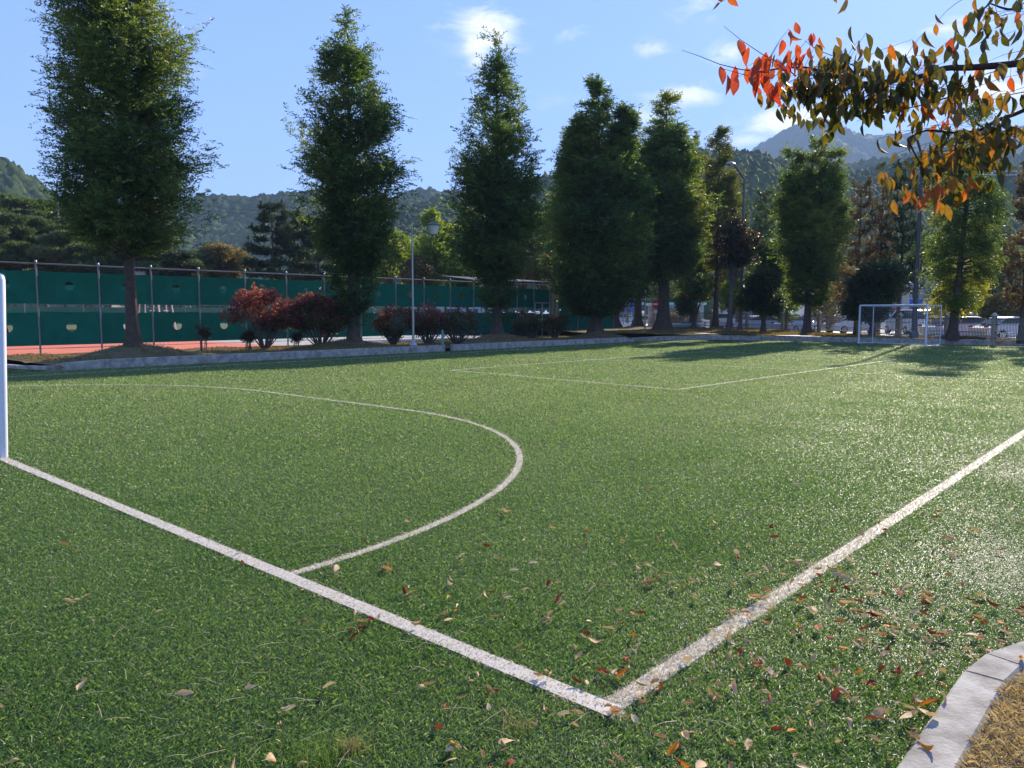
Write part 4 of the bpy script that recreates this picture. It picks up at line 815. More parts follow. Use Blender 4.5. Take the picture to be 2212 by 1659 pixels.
rowtree(1288, 44.6, .62, [(670, 40), (620, 90), (560, 108), (480, 112), (390, 90), (310, 62), (250, 34), (210, 16)], 172, 14, 'fourth and widest dark feathery tree standing past the fence gate', nbr=330, r0=.3, dens=1.6, leaf=.18, wid=.065, elev=(28, 52), leaders=((0, 0, 1.0), (-1.5, .3, .87), (1.6, -.2, .90)), gap=-.45, tufts=(((.8, 3.4), .9, 260),))
rowtree(1432, 49.8, .64, [(600, 60), (540, 85), (470, 92), (400, 76), (330, 56), (270, 36), (240, 20)], 205, 15, 'fifth tall feathery tree with a thick bare dark trunk right of the slim lamp post', nbr=260, r0=.42, dens=1.35, leaf=.2, wid=.07, elev=(28, 52), leaders=((0, 0, 1.0), (-1.3, .2, .80), (.8, .3, .94)), gap=-.4, tbias=.10)
rowtree(1496, 60.0, .5, [(640, 20), (560, 35), (470, 40), (380, 30), (330, 18)], 290, 25, 'narrow yellow green feathery tree close right of the fifth tall tree', META2, nbr=110, r0=.2, dens=1.1, leaf=.2, wid=.07, elev=(30, 52))
rowtree(1546, 56.5, .45, [(600, 14), (540, 30), (480, 42), (420, 42), (370, 34), (330, 22)], 278, 16, 'slender pale yellow green feathery tree beside the left floodlight pole', META2, nbr=130, r0=.2, dens=1.15, leaf=.18, wid=.06, elev=(14, 40))
rowtree(1744, 46.3, .42, [(650, 22), (600, 48), (540, 62), (470, 68), (420, 48), (370, 28), (345, 16)], 298, 17, 'three topped feathery tree left of the far goal', nbr=210, r0=.22, dens=1.3, leaf=.16, wid=.055, elev=(32, 55), leaders=((0.35, 0, 1.0), (-1.2, .3, .98), (1.45, .2, .95)), tbias=.06, gap=-.55)
rowtree(2060, 40.5, .34, [(660, 28), (610, 58), (560, 72), (480, 78), (400, 70), (330, 46), (280, 24)], 225, 18, 'drooping feathery tree right of the far goal with a leaning dark trunk', nbr=190, r0=.22, dens=1.0, leaf=.15, wid=.05, elev=(4, 26), droop=.9, tbias=.12, lean=(.6, 0), gap=-.15)
rowtree(1322, 58.0, .6, [(640, 20), (590, 45), (520, 55), (440, 40)], 380, 26, 'dark feathery tree standing behind the fourth tree, thick trunk left of the slim lamp post', nbr=120, r0=.5, dens=1.0, leaf=.22, wid=.08)
rowtree(1378, 62.0, .7, [(640, 20), (590, 38), (500, 40), (400, 30)], 330, 27, 'dark feathery tree in the gap behind the slim lamp post', nbr=110, r0=.3, dens=1.0, leaf=.22, wid=.08)

def round_tree(name, loc, H, cb, rx, seed, label, mt, cat='tree', group=None, r0=.12, n=2600, leaf=.16, wid=.09, bark=None, stems=1, tint_f=None, flat=1.0, lobes=9, lean=(0, 0), gapn=-.25, inner=.35, lr_=(.30, .52)):
    """broadleaf tree or shrub: forking limbs, leaves in clumps through an uneven crown"""
    root = thing_tree(name, loc, label, cat, group); r = np.random.default_rng(seed); F = Foliage(seed + 1); br = MB(); cz = (H + cb) / 2; rz = (H - cb) / 2
    if stems == 1: trunk_mb(cz, r0, r0 * .45, 1.6, lean, .05, seed=seed, gnarl=.08).build('trunk', bark or BARKG, root, smooth=True); base = np.array([lean[0] * .6, lean[1] * .6, cb * .75])
    else: base = np.array([0, 0, .0])
    cl = []
    for i in range(lobes):
        a = i * 2.39996 + r.uniform(-.3, .3); f = math.sqrt((i + .5) / lobes); zz = cz + rz * r.uniform(-.75, .85) * math.sqrt(max(.05, 1 - f * f * .6))
        c = np.array([lean[0] + rx * f * .72 * math.cos(a), lean[1] + rx * f * .72 * math.sin(a) * .9, zz]); cl.append((c, r.uniform(*lr_) * rx))
        if stems == 1: s0 = base
        else: s0 = np.array([.10 * math.cos(a), .10 * math.sin(a), 0])
        mid = (s0 + c) / 2 + np.array([0, 0, -.10 * rx if stems > 1 else .1]) + r.normal(0, .05 * rx, 3); pts = bez(s0, mid, c, np.linspace(0, 1, 6)); ra = r0 * (.5 if stems == 1 else 1.0)
        br.tube(pts, [ra, ra * .8, ra * .6, ra * .42, ra * .28, ra * .12], 5, False)
        for j in range(5):
            t = r.uniform(.4, .95); s1 = bez(s0, mid, c, [t])[0]; e = c + r.normal(0, .32 * rx, 3) * np.array([1, 1, .6]); br.tube([s1, (s1 + e) / 2 + r.normal(0, .05, 3), e], [ra * .28, ra * .16, ra * .06], 4, False)
    cl.append((np.array([lean[0], lean[1], H - rz * .35]), rx * .42))
    per = n // len(cl)
    for (c, rr) in cl:
        m = per; v = r.normal(0, 1, (m, 3)); v /= np.linalg.norm(v, axis=1, keepdims=True); rad = rr * r.uniform(inner, 1.05, m) ** .7; pos = c + v * rad[:, None] * np.array([1, 1, .62 * flat])
        pos[:, 2] = np.where(pos[:, 2] < cb, cb + (cb - pos[:, 2]) * .25, pos[:, 2]); kp = (snoise(pos, 2.1 / max(.4, rx * .5), seed) + .4 * r.normal(0, .5, m)) > gapn; pos, v = pos[kp], v[kp]; m = len(pos)
        d = v * .7 + r.normal(0, .5, (m, 3)); d[:, 2] -= .1
        tn = (.45 + .30 * snoise(pos, 1.4, seed + 9) + r.normal(0, .12, m)) if tint_f is None else tint_f(pos, r)
        F.sprays(pos, d, np.full(m, leaf * 2.0), 6, leaf, wid, .25, tn, 1.0)
    br.build('branches', bark or BARKG, root); link('crown', F.mesh('crown'), mt, root); return root
def rt(X, depth, zb_, top, bot, hw, *a, name='broadleaf_tree', **kw):
    H = height_at(X, top, depth) - zb_; cb = height_at(X, bot, depth) - zb_; return round_tree(name, place(X, depth, zb_), H, cb, hw * depth / 1661, *a, **kw)
rt(1650, 52.5, .4, 505, 690, 66, 31, 'small very dark broadleaf tree left of the three topped tree', BROAD, n=5200, r0=.16, leaf=.17, wid=.10, gapn=-.6)
rt(1572, 49.0, .36, 462, 600, 50, 32, 'dark reddish topped maple tree on a leaning thin trunk', MAPLE, n=2600, r0=.16, leaf=.15, wid=.08, lean=(.35, 0), gapn=-.3)
rt(1500, 57.0, .45, 585, 690, 42, 33, 'small green tree beside the fifth tall trunk', BROAD, n=2600, r0=.17, leaf=.17, wid=.09, tint_f=lambda p, r: .55 + .4 * snoise(p, 1.6, 4) + r.normal(0, .15, len(p)), gapn=-.2)
rt(1580, 60.0, .45, 600, 690, 34, 34, 'bright green leaning small tree behind the thin trunks', YELG, n=1500, r0=.1, leaf=.17, wid=.10, tint_f=lambda p, r: .25 + .3 * snoise(p, 1.6, 4) + r.normal(0, .15, len(p)), gapn=-.1)
rt(1885, 46.0, .34, 565, 702, 66, 35, 'very dark dense low bush tree behind the left half of the far goal', BROAD, n=5600, r0=.14, leaf=.17, wid=.075, tint_f=lambda p, r: .15 + .15 * snoise(p, 1.6, 4) + r.normal(0, .1, len(p)), gapn=-.7)
rt(2062, 44.5, .3, 590, 700, 62, 36, 'yellow leaved ginkgo tree glowing behind the drooping tree by the goal', GINK, n=2200, r0=.09, leaf=.14, wid=.12, gapn=.05, lobes=12)
rt(1700, 56, .42, 600, 700, 26, 37, 'light green shrub like tree just left of the three topped tree', YELG, n=900, r0=.08, leaf=.16, wid=.1, gapn=0, tint_f=lambda p, r: .25 + .3 * snoise(p, 1.6, 4) + r.normal(0, .15, len(p)))
rt(1790, 58, .42, 600, 715, 30, 38, 'bright green and brown shrub by the railing right of the three topped tree', BRWN, name='shrub', cat='shrub', n=900, r0=.05, leaf=.15, wid=.08, gapn=0, stems=5)

# red leaved shrubs of the planting bed
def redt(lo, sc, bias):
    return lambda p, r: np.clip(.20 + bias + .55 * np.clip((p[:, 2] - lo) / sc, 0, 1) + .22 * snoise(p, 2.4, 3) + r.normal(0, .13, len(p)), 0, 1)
for (X, Y, d, top, bot, hw, sd_, bias, lab, n) in ((572, 752, 30.5, 622, 722, 84, 41, .18, 'largest red topped multi stemmed shrub, left of the second tall tree', 6500), (694, 748, 31.5, 632, 720, 80, 42, .08, 'red and olive multi stemmed shrub between the largest shrub and the second tall tree', 5600),
        (850, 742, 34, 658, 732, 50, 43, .06, 'dull red shrub just left of the lantern lamp post', 1700), (925, 740, 34.5, 656, 730, 58, 44, .12, 'red topped shrub directly right of the lantern lamp post', 2200), (988, 738, 35.5, 668, 732, 62, 45, -.08, 'dark wine coloured rounded shrub above the short green post', 2300),
        (1148, 731, 42, 676, 722, 34, 46, -.10, 'dim dark shrub left in front of the fence gate', 1500), (1198, 729, 44, 678, 722, 36, 47, -.14, 'dim dark shrub right in front of the fence gate', 1500), (1120, 731, 41, 684, 724, 20, 48, -.10, 'small dim shrub right of the third tall trunk', 600)):
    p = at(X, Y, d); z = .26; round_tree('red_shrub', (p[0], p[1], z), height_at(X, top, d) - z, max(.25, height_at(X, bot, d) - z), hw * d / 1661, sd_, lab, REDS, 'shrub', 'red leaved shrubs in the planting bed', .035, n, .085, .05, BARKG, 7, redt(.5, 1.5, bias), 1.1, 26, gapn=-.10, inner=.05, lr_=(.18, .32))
for (X, Y, d, top, hw, sd_, lab, mt_) in ((440, 755, 28.5, 690, 17, 51, 'small dark young maple in front of the fence left of the red shrubs', MAPLE), (537, 753, 29.5, 715, 14, 52, 'spindly bare little shrub at the left foot of the largest red shrub', MAPLE), (640, 750, 30.5, 718, 13, 53, 'spindly little shrub between the two big red shrubs', MAPLE)):
    p = at(X, Y, d); z = .26; round_tree('young_maple', (p[0], p[1], z), height_at(X, top, d) - z, .35, hw * d / 1661, sd_, lab, mt_, 'shrub', 'small spindly plants in the planting bed', .018, 330, .07, .035, BARKG, 4, None, 1.5, 7, gapn=-.3)

# pines
def pad_pine(name, loc, H, spread, seed, label, mt, npad=11, lean=.5, dens=1.0, bark=None, group='layered pines behind the tennis court', nl=.30, nw=.05, r0=.17, zmin=.35):
    root = thing_tree(name, loc, label, 'tree', group); r = np.random.default_rng(seed); F = Foliage(seed + 1); br = MB(); lx = r.uniform(-1, 1) * lean; ly = r.uniform(-.5, .5) * lean
    trunk_mb(H * .9, r0, .05, 1.4, (lx, ly), .22, seed=seed, n=9).build('trunk', bark or BARKR, root, smooth=True)
    for i in range(npad):
        f = i / (npad - 1); z = H * (zmin + (1 - zmin) * f) - r.uniform(0, .3); sp = spread * (1.05 - f * .75) * r.uniform(.55, 1.05); a = i * 2.4 + r.uniform(-.5, .5); tz = z / H
        c = np.array([lx * tz + sp * math.cos(a), ly * tz + sp * math.sin(a), z]); p0 = np.array([lx * tz * .85, ly * tz * .85, z - sp * .35 - .2]); br.tube(bez(p0, (p0 + c) / 2 + np.array([0, 0, .15]), c, np.linspace(0, 1, 5)), [.06, .05, .04, .03, .015], 5, False)
        rr = (.55 + .45 * spread * .5) * r.uniform(.7, 1.2) * (1.1 - .3 * f); m = int(95 * rr * rr * dens) + 10; v = r.normal(0, 1, (m, 3)); v /= np.linalg.norm(v, axis=1, keepdims=True)
        pos = c + v * (r.uniform(.2, 1, m) ** .5 * rr)[:, None] * np.array([1.15, 1.15, .26]); kk = 9; d = v * .5 + np.array([0, 0, .55]); d = np.repeat(d, kk, 0) + r.normal(0, .55, (m * kk, 3)); d /= np.linalg.norm(d, axis=1, keepdims=True)
        tn = np.repeat(.42 + .22 * v[:, 2] * 0 + .25 * snoise(pos, 1.3, seed), kk) + r.normal(0, .14, m * kk); F.leaves(np.repeat(pos, kk, 0), d, nl, nw, tn)
    br.build('branches', bark or BARKR, root); link('crown', F.mesh('crown'), mt, root); return root
def whorl_pine(name, loc, H, cb, spread, seed, label, mt, group=None, dens=1.0, nl=.26, nw=.045, step=.62, up=.5, r0=.14, conic=.75, droop=0, bark=None):
    root = thing_tree(name, loc, label, 'tree', group); r = np.random.default_rng(seed); F = Foliage(seed + 1); br = MB(); trunk_mb(H * .97, r0, .02, 1.4, (0, 0), .03, seed=seed, n=8).build('trunk', bark or BARK, root, smooth=True)
    z = cb
    while z < H - .15:
        f = (z - cb) / (H - cb); Ls = spread * (1 - f * conic) * (.65 + .35 * min(1, (f + .12) * 6)); nb = 6 if f < .85 else 4
        for j in range(nb):
            a = r.uniform(0, 6.28); L = Ls * r.uniform(.6, 1.12) + .15; p0 = np.array([0, 0, z]); p2 = np.array([L * math.cos(a), L * math.sin(a), z + L * (up - droop)]); p1 = (p0 + p2) / 2 + np.array([0, 0, -.12 * L if up > 0 else .1 * L])
            br.tube(bez(p0, p1, p2, np.linspace(0, 1, 4)), [.035, .025, .015, .006], 4, False)
            m = max(3, int(9 * L * dens)); t = r.uniform(.3, 1.0, m); pos = bez(p0, p1, p2, t) + r.normal(0, .09 + .06 * L, (m, 3)) * np.array([1, 1, .5]); kk = 10
            d = np.repeat(np.array([[math.cos(a) * .6, math.sin(a) * .6, .55]]), m * kk, 0) + r.normal(0, .6, (m * kk, 3)); d /= np.linalg.norm(d, axis=1, keepdims=True)
            F.leaves(np.repeat(pos, kk, 0), d, nl, nw, np.repeat(.45 + .3 * snoise(pos, 1.5, seed), kk) + r.normal(0, .13, m * kk))
            m = 2; kk = 16; pos = p2[None] + np.array([[0, 0, .05], [0, 0, .22]]); d = np.array([[0, 0, 1.0]]) + r.normal(0, .28, (m * kk, 3)); F.leaves(np.repeat(pos, kk, 0), d / np.linalg.norm(d, axis=1, keepdims=True), nl * .9, nw * .9, r.uniform(.3, .8, m * kk))
        z += step * r.uniform(.8, 1.2)
    br.build('branches', bark or BARK, root); link('crown', F.mesh('crown'), mt, root); return root
def wp(X, d, zb_, top, bot, hw, seed, label, mt, name='whorled_pine', **kw): return whorl_pine(name, place(X, d, zb_), height_at(X, top, d) - zb_, height_at(X, bot, d) - zb_, hw * d / 1661, seed, label, mt, **kw)
GP = 'straight pines by the iron fence'
wp(1850, 50, .3, 392, 660, 44, 61, 'browned straight pine right of the three topped tree', BPINE, group=GP, dens=1.5)
wp(1897, 51, .3, 398, 660, 36, 62, 'thinner browned straight pine left of the dark pine', BPINE, group=GP, dens=1.25)
wp(1942, 49, .28, 350, 640, 50, 63, 'dark straight pine with upright tips just left of the right floodlight pole', DPINE, group=GP, dens=2.1)
wp(2208, 37.5, .28, 362, 660, 44, 64, 'brown pine cut by the right edge of the picture', BPINE, group=GP, dens=1.7)
wp(1648, 66, .3, 405, 620, 52, 65, 'pale grey green pine behind the small dark broadleaf tree', PINE, group='pines further back', dens=1.6, nl=.3, nw=.06)
wp(1592, 68, .3, 398, 600, 26, 66, 'narrow pine directly behind the left floodlight pole', PINE, group='pines further back', dens=1.5, nl=.3, nw=.06)
wp(1700, 72, .3, 470, 640, 40, 67, 'blue green pine just left behind the three topped tree', PINE, group='pines further back', dens=1.5, nl=.3, nw=.06)
wp(1505, 72, .3, 420, 640, 30, 68, 'olive pine in the gap behind the fifth tall tree', PINE, group='pines further back', dens=1.5, nl=.3, nw=.06)
wp(2130, 70, .3, 400, 640, 46, 69, 'dark pine behind the concrete utility pole', DPINE, group='pines further back', dens=1.4, nl=.3, nw=.06)
# dark layered conifer left of the second tree and its neighbour
wp(592, 58, .2, 425, 592, 66, 71, 'dark layered conifer behind the fence left of the second tall tree', DPINE, name='layered_conifer', group='dark conifers behind the tennis court', dens=3.0, nl=.34, nw=.075, step=.8, up=.02, conic=.62, r0=.2)
wp(690, 60, .2, 470, 600, 78, 72, 'broad dark conifer directly behind the second tall tree', DPINE, name='layered_conifer', group='dark conifers behind the tennis court', dens=3.0, nl=.34, nw=.075, step=.8, up=.05, conic=.55, r0=.2)
wp(640, 64, .2, 450, 600, 50, 73, 'dark conifer squeezed between the layered and the broad conifer', DPINE, name='layered_conifer', group='dark conifers behind the tennis court', dens=2.6, nl=.34, nw=.075, step=.8, up=.1, conic=.6, r0=.2)
PP = [(10, 60, 455, 3.4), (75, 64, 470, 3.2), (130, 60, 490, 3.0), (185, 66, 478, 3.2), (232, 62, 512, 2.7), (35, 70, 425, 3.8), (275, 66, 520, 2.8), (345, 64, 510, 3.1), (395, 60, 545, 2.4), (-40, 62, 450, 3.4), (108, 72, 440, 3.6), (418, 70, 545, 2.4)]
PL = ['red trunked pine second from the left edge behind the fence', 'layered pine left of the two thin pale poles', 'layered pine right of the thin pale poles', 'layered pine left of the first tall trunk', 'low pine just left of the first tall trunk', 'taller pine behind the others near the left edge', 'pine partly hidden by the first tall trunk',
      'spreading pine right of the first tall trunk by the blue sign', 'low dark pine pad right of the blue sign', 'pine cut by the left edge behind the goal post', 'tall pine behind the thin pale poles', 'small far pine left of the autumn bushes']
for i, ((X, d, top, sp), lab) in enumerate(zip(PP, PL)):
    pad_pine('layered_pine', place(X, d, .1), height_at(X, top, d) - .1, sp, 80 + i, lab, PINE if i not in (8,) else DPINE, npad=15 if sp > 3 else 12, dens=2.6, nl=.34, nw=.06)
# background broadleaf and autumn trees behind the court
BT = [(30, 95, 405, 600, 70, YELG, 'olive broadleaf tree at the left edge under the hill', .0, -.15), (-30, 90, 380, 600, 60, PINE, 'tall dull green tree cut by the left edge under the hill', 0, -.1), (90, 100, 430, 600, 60, BRWN, 'olive brown tree in front of the left hill', -.25, -.15), (470, 72, 530, 600, 44, BRWN, 'brownish yellow bush just left of the dark layered conifer', 0, 0), (432, 76, 545, 600, 34, BRWN, 'brown bush at the right of the layered pines', -.1, 0), (510, 74, 540, 600, 34, BRWN, 'yellowish bush touching the dark layered conifer', .1, 0),
      (845, 70, 500, 612, 46, YELG, 'yellow green tree right of the second tall tree', 0, -.25), (885, 78, 520, 612, 40, YELG, 'green tree behind the lantern lamp post', -.2, -.3), (905, 66, 560, 612, 34, BRWN, 'small brown green bush behind the lantern lamp post', 0, -.1), (745, 72, 520, 606, 40, BROAD, 'dark green tree behind the second tall trunk', .2, 0), (800, 76, 530, 606, 40, YELG, 'dull green tree left of the lantern lamp post', -.25, -.2),
      (1010, 72, 480, 615, 52, YELG, 'pale yellow tree left behind the third tall tree', .0, -.1), (1050, 76, 530, 615, 50, BROAD, 'dark green tree behind the third tall trunk', .3, 0), (1130, 74, 520, 615, 50, BRWN, 'olive tree between the third and fourth tall trees', -.15, 0), (1190, 72, 440, 615, 42, YELG, 'yellow leaved tree just left of the fourth tall tree', .1, -.1), (1170, 68, 555, 615, 40, BRWN, 'bare twigged brown tree above the shelter roof', -.1, -.1), (1240, 78, 540, 615, 46, BROAD, 'dark tree behind the fourth tall tree', .2, 0), (1095, 70, 575, 615, 30, BRWN, 'brown bush right of the third tall trunk above the fence', 0, 0),
      (2170, 62, 640, 700, 50, BRWN, 'orange green rounded shrub behind the right railing', .25, 0), (2090, 90, 470, 650, 70, BROAD, 'dark tree mass behind the concrete utility pole', 0, 0), (2190, 95, 500, 650, 70, BROAD, 'dark tree at the right edge above the mural building', 0, 0), (1990, 100, 500, 620, 60, BROAD, 'dark tree behind the shop building', .1, 0), (1820, 90, 560, 680, 40, BRWN, 'brown bush glimpsed between the browned pines', .1, 0), (1780, 84, 620, 690, 34, BRWN, 'orange brown tree by the parked cars right of the three topped tree', .25, 0),
      (1470, 76, 680, 716, 40, BRWN, 'low orange bush seen behind the fifth tall trunk', .2, 0), (1560, 80, 560, 660, 40, BRWN, 'pale brown tree behind the maple', .1, 0), (1445, 95, 560, 650, 60, BROAD, 'dark tree behind the fifth tall trunk', .1, 0), (1340, 95, 540, 640, 60, BROAD, 'dark tree behind the banner', .1, 0), (1680, 95, 540, 650, 60, BROAD, 'dark green tree beyond the blue grey building', .2, 0), (1640, 86, 560, 680, 50, YELG, 'green tree behind the small dark broadleaf tree', -.2, 0)]
def btint(b_): return lambda p, r: .48 + b_ + .28 * snoise(p, 1.1, 4) + r.normal(0, .13, len(p))
for i, (X, d, top, bot, hw, mt_, lab, bias, fl) in enumerate(BT): rt(X, d, .0, top, bot, hw, 120 + i, lab, mt_, name='background_tree' if 'bush' not in lab and 'shrub' not in lab else 'background_bush', cat='tree' if 'bush' not in lab and 'shrub' not in lab else 'bush', group='trees and bushes in the background', n=2300, r0=.16, leaf=.24, wid=.13, tint_f=btint(bias), gapn=-.25, lobes=11, inner=.25)
for (X, d, top, hw, sd_, lab) in ((933, 68, 455, 26, 151, 'tallest bright yellow green pointed tree beside the lantern'), (962, 70, 482, 20, 152, 'second bright yellow green pointed tree right of the lantern'), (990, 71, 490, 26, 153, 'paler pointed tree between the lantern and the third tall tree'), (1198, 74, 432, 26, 154, 'pointed yellow tree peeping out left of the fourth tall tree')):
    H = height_at(X, top, d); b0 = height_at(X, 605, d); cone_tree('pointed_tree', place(X, d, 0), [(b0 - 1.5, hw * d / 1661 * 1.2), (b0, hw * d / 1661 * 1.6), (b0 + (H - b0) * .5, hw * d / 1661), (H, .1)], H, sd_, lab, YELG, nbr=110, r0=.14, leaf=.26, wid=.13, dens=.8, group='pointed yellow green trees behind the court', k=7, sprayL=.6, gap=-.4)

# ------------------------------------------------------------------ wooded hills and the far mountain
def hillmat(name, ramp, rough=.95):
    m = leafmat(name, ramp, rough, .05, .0, 1.0); return m
HM1 = hillmat('hill_forest', [(0, (.020, .040, .016)), (.45, (.045, .070, .024)), (.8, (.09, .11, .035)), (1, (.16, .14, .05))])
HM2 = hillmat('mountain_forest', [(0, (.03, .05, .03)), (.6, (.05, .07, .035)), (1, (.08, .09, .045))])
def hill(name, d, ridge, front, back, step, seed, m, cell=7.0, bump=4.0, label=None, foot=0, rough=.8):
    """heightfield with a ridge line through the given (X, Y) directions at distance d and a canopy of domed tree crowns"""
    r = np.random.default_rng(seed); RX = np.array([at(X, Y, d)[0] for X, Y in ridge]); RZ = np.array([at(X, Y, d)[2] for X, Y in ridge]) - bump * .7
    xs = np.arange(RX[0], RX[-1], step); ys = np.arange(-front, back, step); Xg, T = np.meshgrid(xs, ys, indexing='ij')
    rz = np.interp(Xg + 6 * np.sin(T / 40) * (T < 0), RX, RZ); t = np.clip(1 + T / front, 0, 1); shape = np.where(T < 0, t ** .85 * (1 + .05 * np.sin(np.pi * t) * np.sin(Xg / 37 + seed)), 1 - .6 * (T / back) ** 1.5)
    Z = foot + (rz - foot) * shape; gul = np.sin(Xg / 23 + 2 * np.sin(T / 60 + seed)) * .035 + np.sin(Xg / 51 + seed) * .035 - .02; Z = Z * (1 + gul * np.sin(np.pi * np.clip(t, 0, 1)) * (T < 0))
    # canopy: nearest jittered tree of a cell lattice
    G = 64; jx = r.uniform(.15, .85, (G, G)); jy = r.uniform(.15, .85, (G, G)); jh = r.uniform(.45, 1.25, (G, G)); jc = r.uniform(0, 1, (G, G)); cx = np.floor(Xg / cell).astype(int); cy = np.floor(T / cell).astype(int)
    best = np.full(Xg.shape, -9.0); tint = np.zeros(Xg.shape)
    for ox in (-1, 0, 1):
        for oy in (-1, 0, 1):
            ix, iy = cx + ox, cy + oy; a, b_ = ix % G, iy % G; px_, py_ = (ix + jx[a, b_]) * cell, (iy + jy[a, b_]) * cell; dd = np.hypot(Xg - px_, T - py_) / (cell * .72)
            hgt = jh[a, b_] * (1 - dd ** 2); sel = hgt > best; best = np.where(sel, hgt, best); tint = np.where(sel, jc[a, b_], tint)
    Z = Z + bump * np.clip(best, -.35, 2) + r.normal(0, bump * .26 * rough, Z.shape)
    V = np.stack([Xg + r.normal(0, step * .2, Xg.shape), d + T, Z], -1).reshape(-1, 3); a, b_ = Xg.shape; i = (np.arange(a - 1)[:, None] * b_ + np.arange(b_ - 1)[None]).ravel(); F = np.stack([i, i + b_, i + b_ + 1, i + 1], 1)
    big = snoise(np.stack([Xg.ravel(), T.ravel(), Z.ravel()], 1), .02, seed)
    tn = np.clip(.12 + .62 * tint.ravel() + .22 * big + r.normal(0, .14, tint.size), 0, 1); return struct(link(name, np_mesh(name, V, F, tn), m))
hill('wooded_hill', 330, [(-500, 215), (-200, 262), (-60, 305), (0, 338), (60, 380), (130, 440), (200, 482), (300, 520), (420, 560)], 170, 60, 0.9, 3, HM1, 4.6, 3.0)
hill('wooded_hill', 640, [(120, 470), (300, 445), (430, 424), (480, 420), (560, 424), (640, 412), (700, 410), (760, 424), (880, 432), (930, 438), (1000, 446), (1080, 450)], 230, 90, 1.6, 4, HM1, 6.5, 4.4)
hill('wooded_hill', 820, [(780, 440), (850, 425), (900, 408), (925, 404), (960, 412), (1060, 410), (1130, 400), (1200, 385), (1300, 380)], 200, 120, 2.3, 5, HM1, 9, 5)
hill('wooded_hill', 430, [(830, 470), (880, 442), (930, 430), (1000, 428), (1060, 430), (1150, 385), (1200, 372), (1300, 355), (1420, 330), (1500, 322), (1560, 322), (1640, 330), (1700, 352), (1760, 362), (1850, 366), (1950, 350), (2020, 330), (2100, 345), (2212, 362), (2350, 340), (2600, 300)], 230, 80, 1.15, 6, HM1, 5.2, 4.0)
hill('wooded_hill', 800, [(1650, 360), (1760, 358), (1860, 345), (1920, 338), (1990, 325), (2060, 318), (2150, 322), (2212, 330), (2400, 300), (2700, 270)], 250, 110, 1.9, 8, HM1, 7, 4.8)
hill('mountain', 1900, [(1400, 420), (1500, 385), (1570, 355), (1620, 328), (1660, 300), (1700, 275), (1735, 260), (1770, 254), (1805, 262), (1840, 280), (1875, 292), (1920, 288), (1960, 284), (2010, 276), (2080, 282), (2140, 284), (2190, 275), (2240, 285), (2330, 260), (2500, 230), (2900, 260)], 700, 300, 5.0, 9, HM2, 16, 9, rough=.6)

# ------------------------------------------------------------------ cherry tree whose boughs reach in at the upper right
CHB = mat('cherry_bark', (.055, .032, .028), .7, .3, bump=(60, .6))
CHL = leafmat('cherry_leaf', [(0, (.028, .040, .012)), (.35, (.075, .070, .018)), (.55, (.16, .11, .022)), (.72, (.34, .13, .02)), (.86, (.42, .08, .022)), (1, (.42, .045, .028))], .42, .45, .42, 1.45)
def one_leaf(L, Wd, fold, curl):
    """pointed oval leaf, folded along the midrib, as 10 quads"""
    k = 6; s = np.linspace(0, 1, k); w = Wd / 2 * np.array([.06, .75, 1.0, .88, .5, .02]); vs = []
    for i in range(k):
        z = -curl * (s[i] ** 2) * L; x = s[i] * L
        vs += [(x, -w[i], z + fold * w[i]), (x, 0, z), (x, w[i], z + fold * w[i])]
    fs = []
    for i in range(k - 1): fs += [(i * 3, i * 3 + 1, (i + 1) * 3 + 1, (i + 1) * 3), (i * 3 + 1, i * 3 + 2, (i + 1) * 3 + 2, (i + 1) * 3 + 1)]
    return np.array(vs), np.array(fs)
TRX, TRY = 4.3, 2.6
croot = empty('cherry_tree', (TRX, TRY, .02), 0, 'cherry tree outside the right edge whose boughs of olive, orange and red leaves hang in', 'tree'); co = np.array([TRX, TRY, .02])
trunk_mb(3.6, .16, .08, 1.5, (.1, .15), .06, seed=5).build('trunk', CHB, croot, smooth=True)
boughs = []
def bough(path, r0, r1, start=(.1, .15, 2.4)):
    pts = [np.array(start)] + [at(X, Y, d) - co for X, Y, d in path]; dense = []
    for i in range(len(pts) - 1):
        for t in np.linspace(0, 1, 5)[:-1]:
            p0 = pts[max(i - 1, 0)]; p1 = pts[i]; p2 = pts[i + 1]; p3 = pts[min(i + 2, len(pts) - 1)]
            dense.append(.5 * ((2 * p1) + (-p0 + p2) * t + (2 * p0 - 5 * p1 + 4 * p2 - p3) * t * t + (-p0 + 3 * p1 - 3 * p2 + p3) * t ** 3))
    dense.append(pts[-1]); q = MB(); q.tube(dense, list(np.linspace(r0, r1, len(dense))), 7); q.build('bough', CHB, croot, smooth=True); return dense
bough([(2330, 118, 4.3), (2212, 136, 4.5), (2100, 146, 4.6), (2040, 148, 4.6), (1985, 166, 4.65), (1900, 178, 4.7), (1850, 178, 4.7), (1790, 160, 4.75), (1740, 146, 4.8), (1690, 148, 4.8), (1640, 155, 4.85)], .024, .003)
bough([(2330, 180, 4.1), (2212, 238, 4.3), (2150, 262, 4.35), (2120, 280, 4.4), (2060, 286, 4.4), (2000, 282, 4.45), (1960, 300, 4.5)], .016, .004)
bough([(2380, -40, 4.3), (2230, -20, 4.6), (2190, 20, 4.7), (2140, 8, 4.7)], .02, .004)
bough([(2330, -150, 4.0), (2150, -60, 4.4), (1950, -30, 4.7), (1830, -22, 4.8), (1700, -24, 4.9), (1560, -12, 4.95)], .024, .004)
tw = MB(); LQ = []; LF = []; LT = []; lr = np.random.default_rng(21)
def twig(path, r0=.0035):
    pts = [at(X, Y, d) - co for X, Y, d in path]; tw.tube(pts, list(np.linspace(r0, .0012, len(pts))), 4, False); return pts
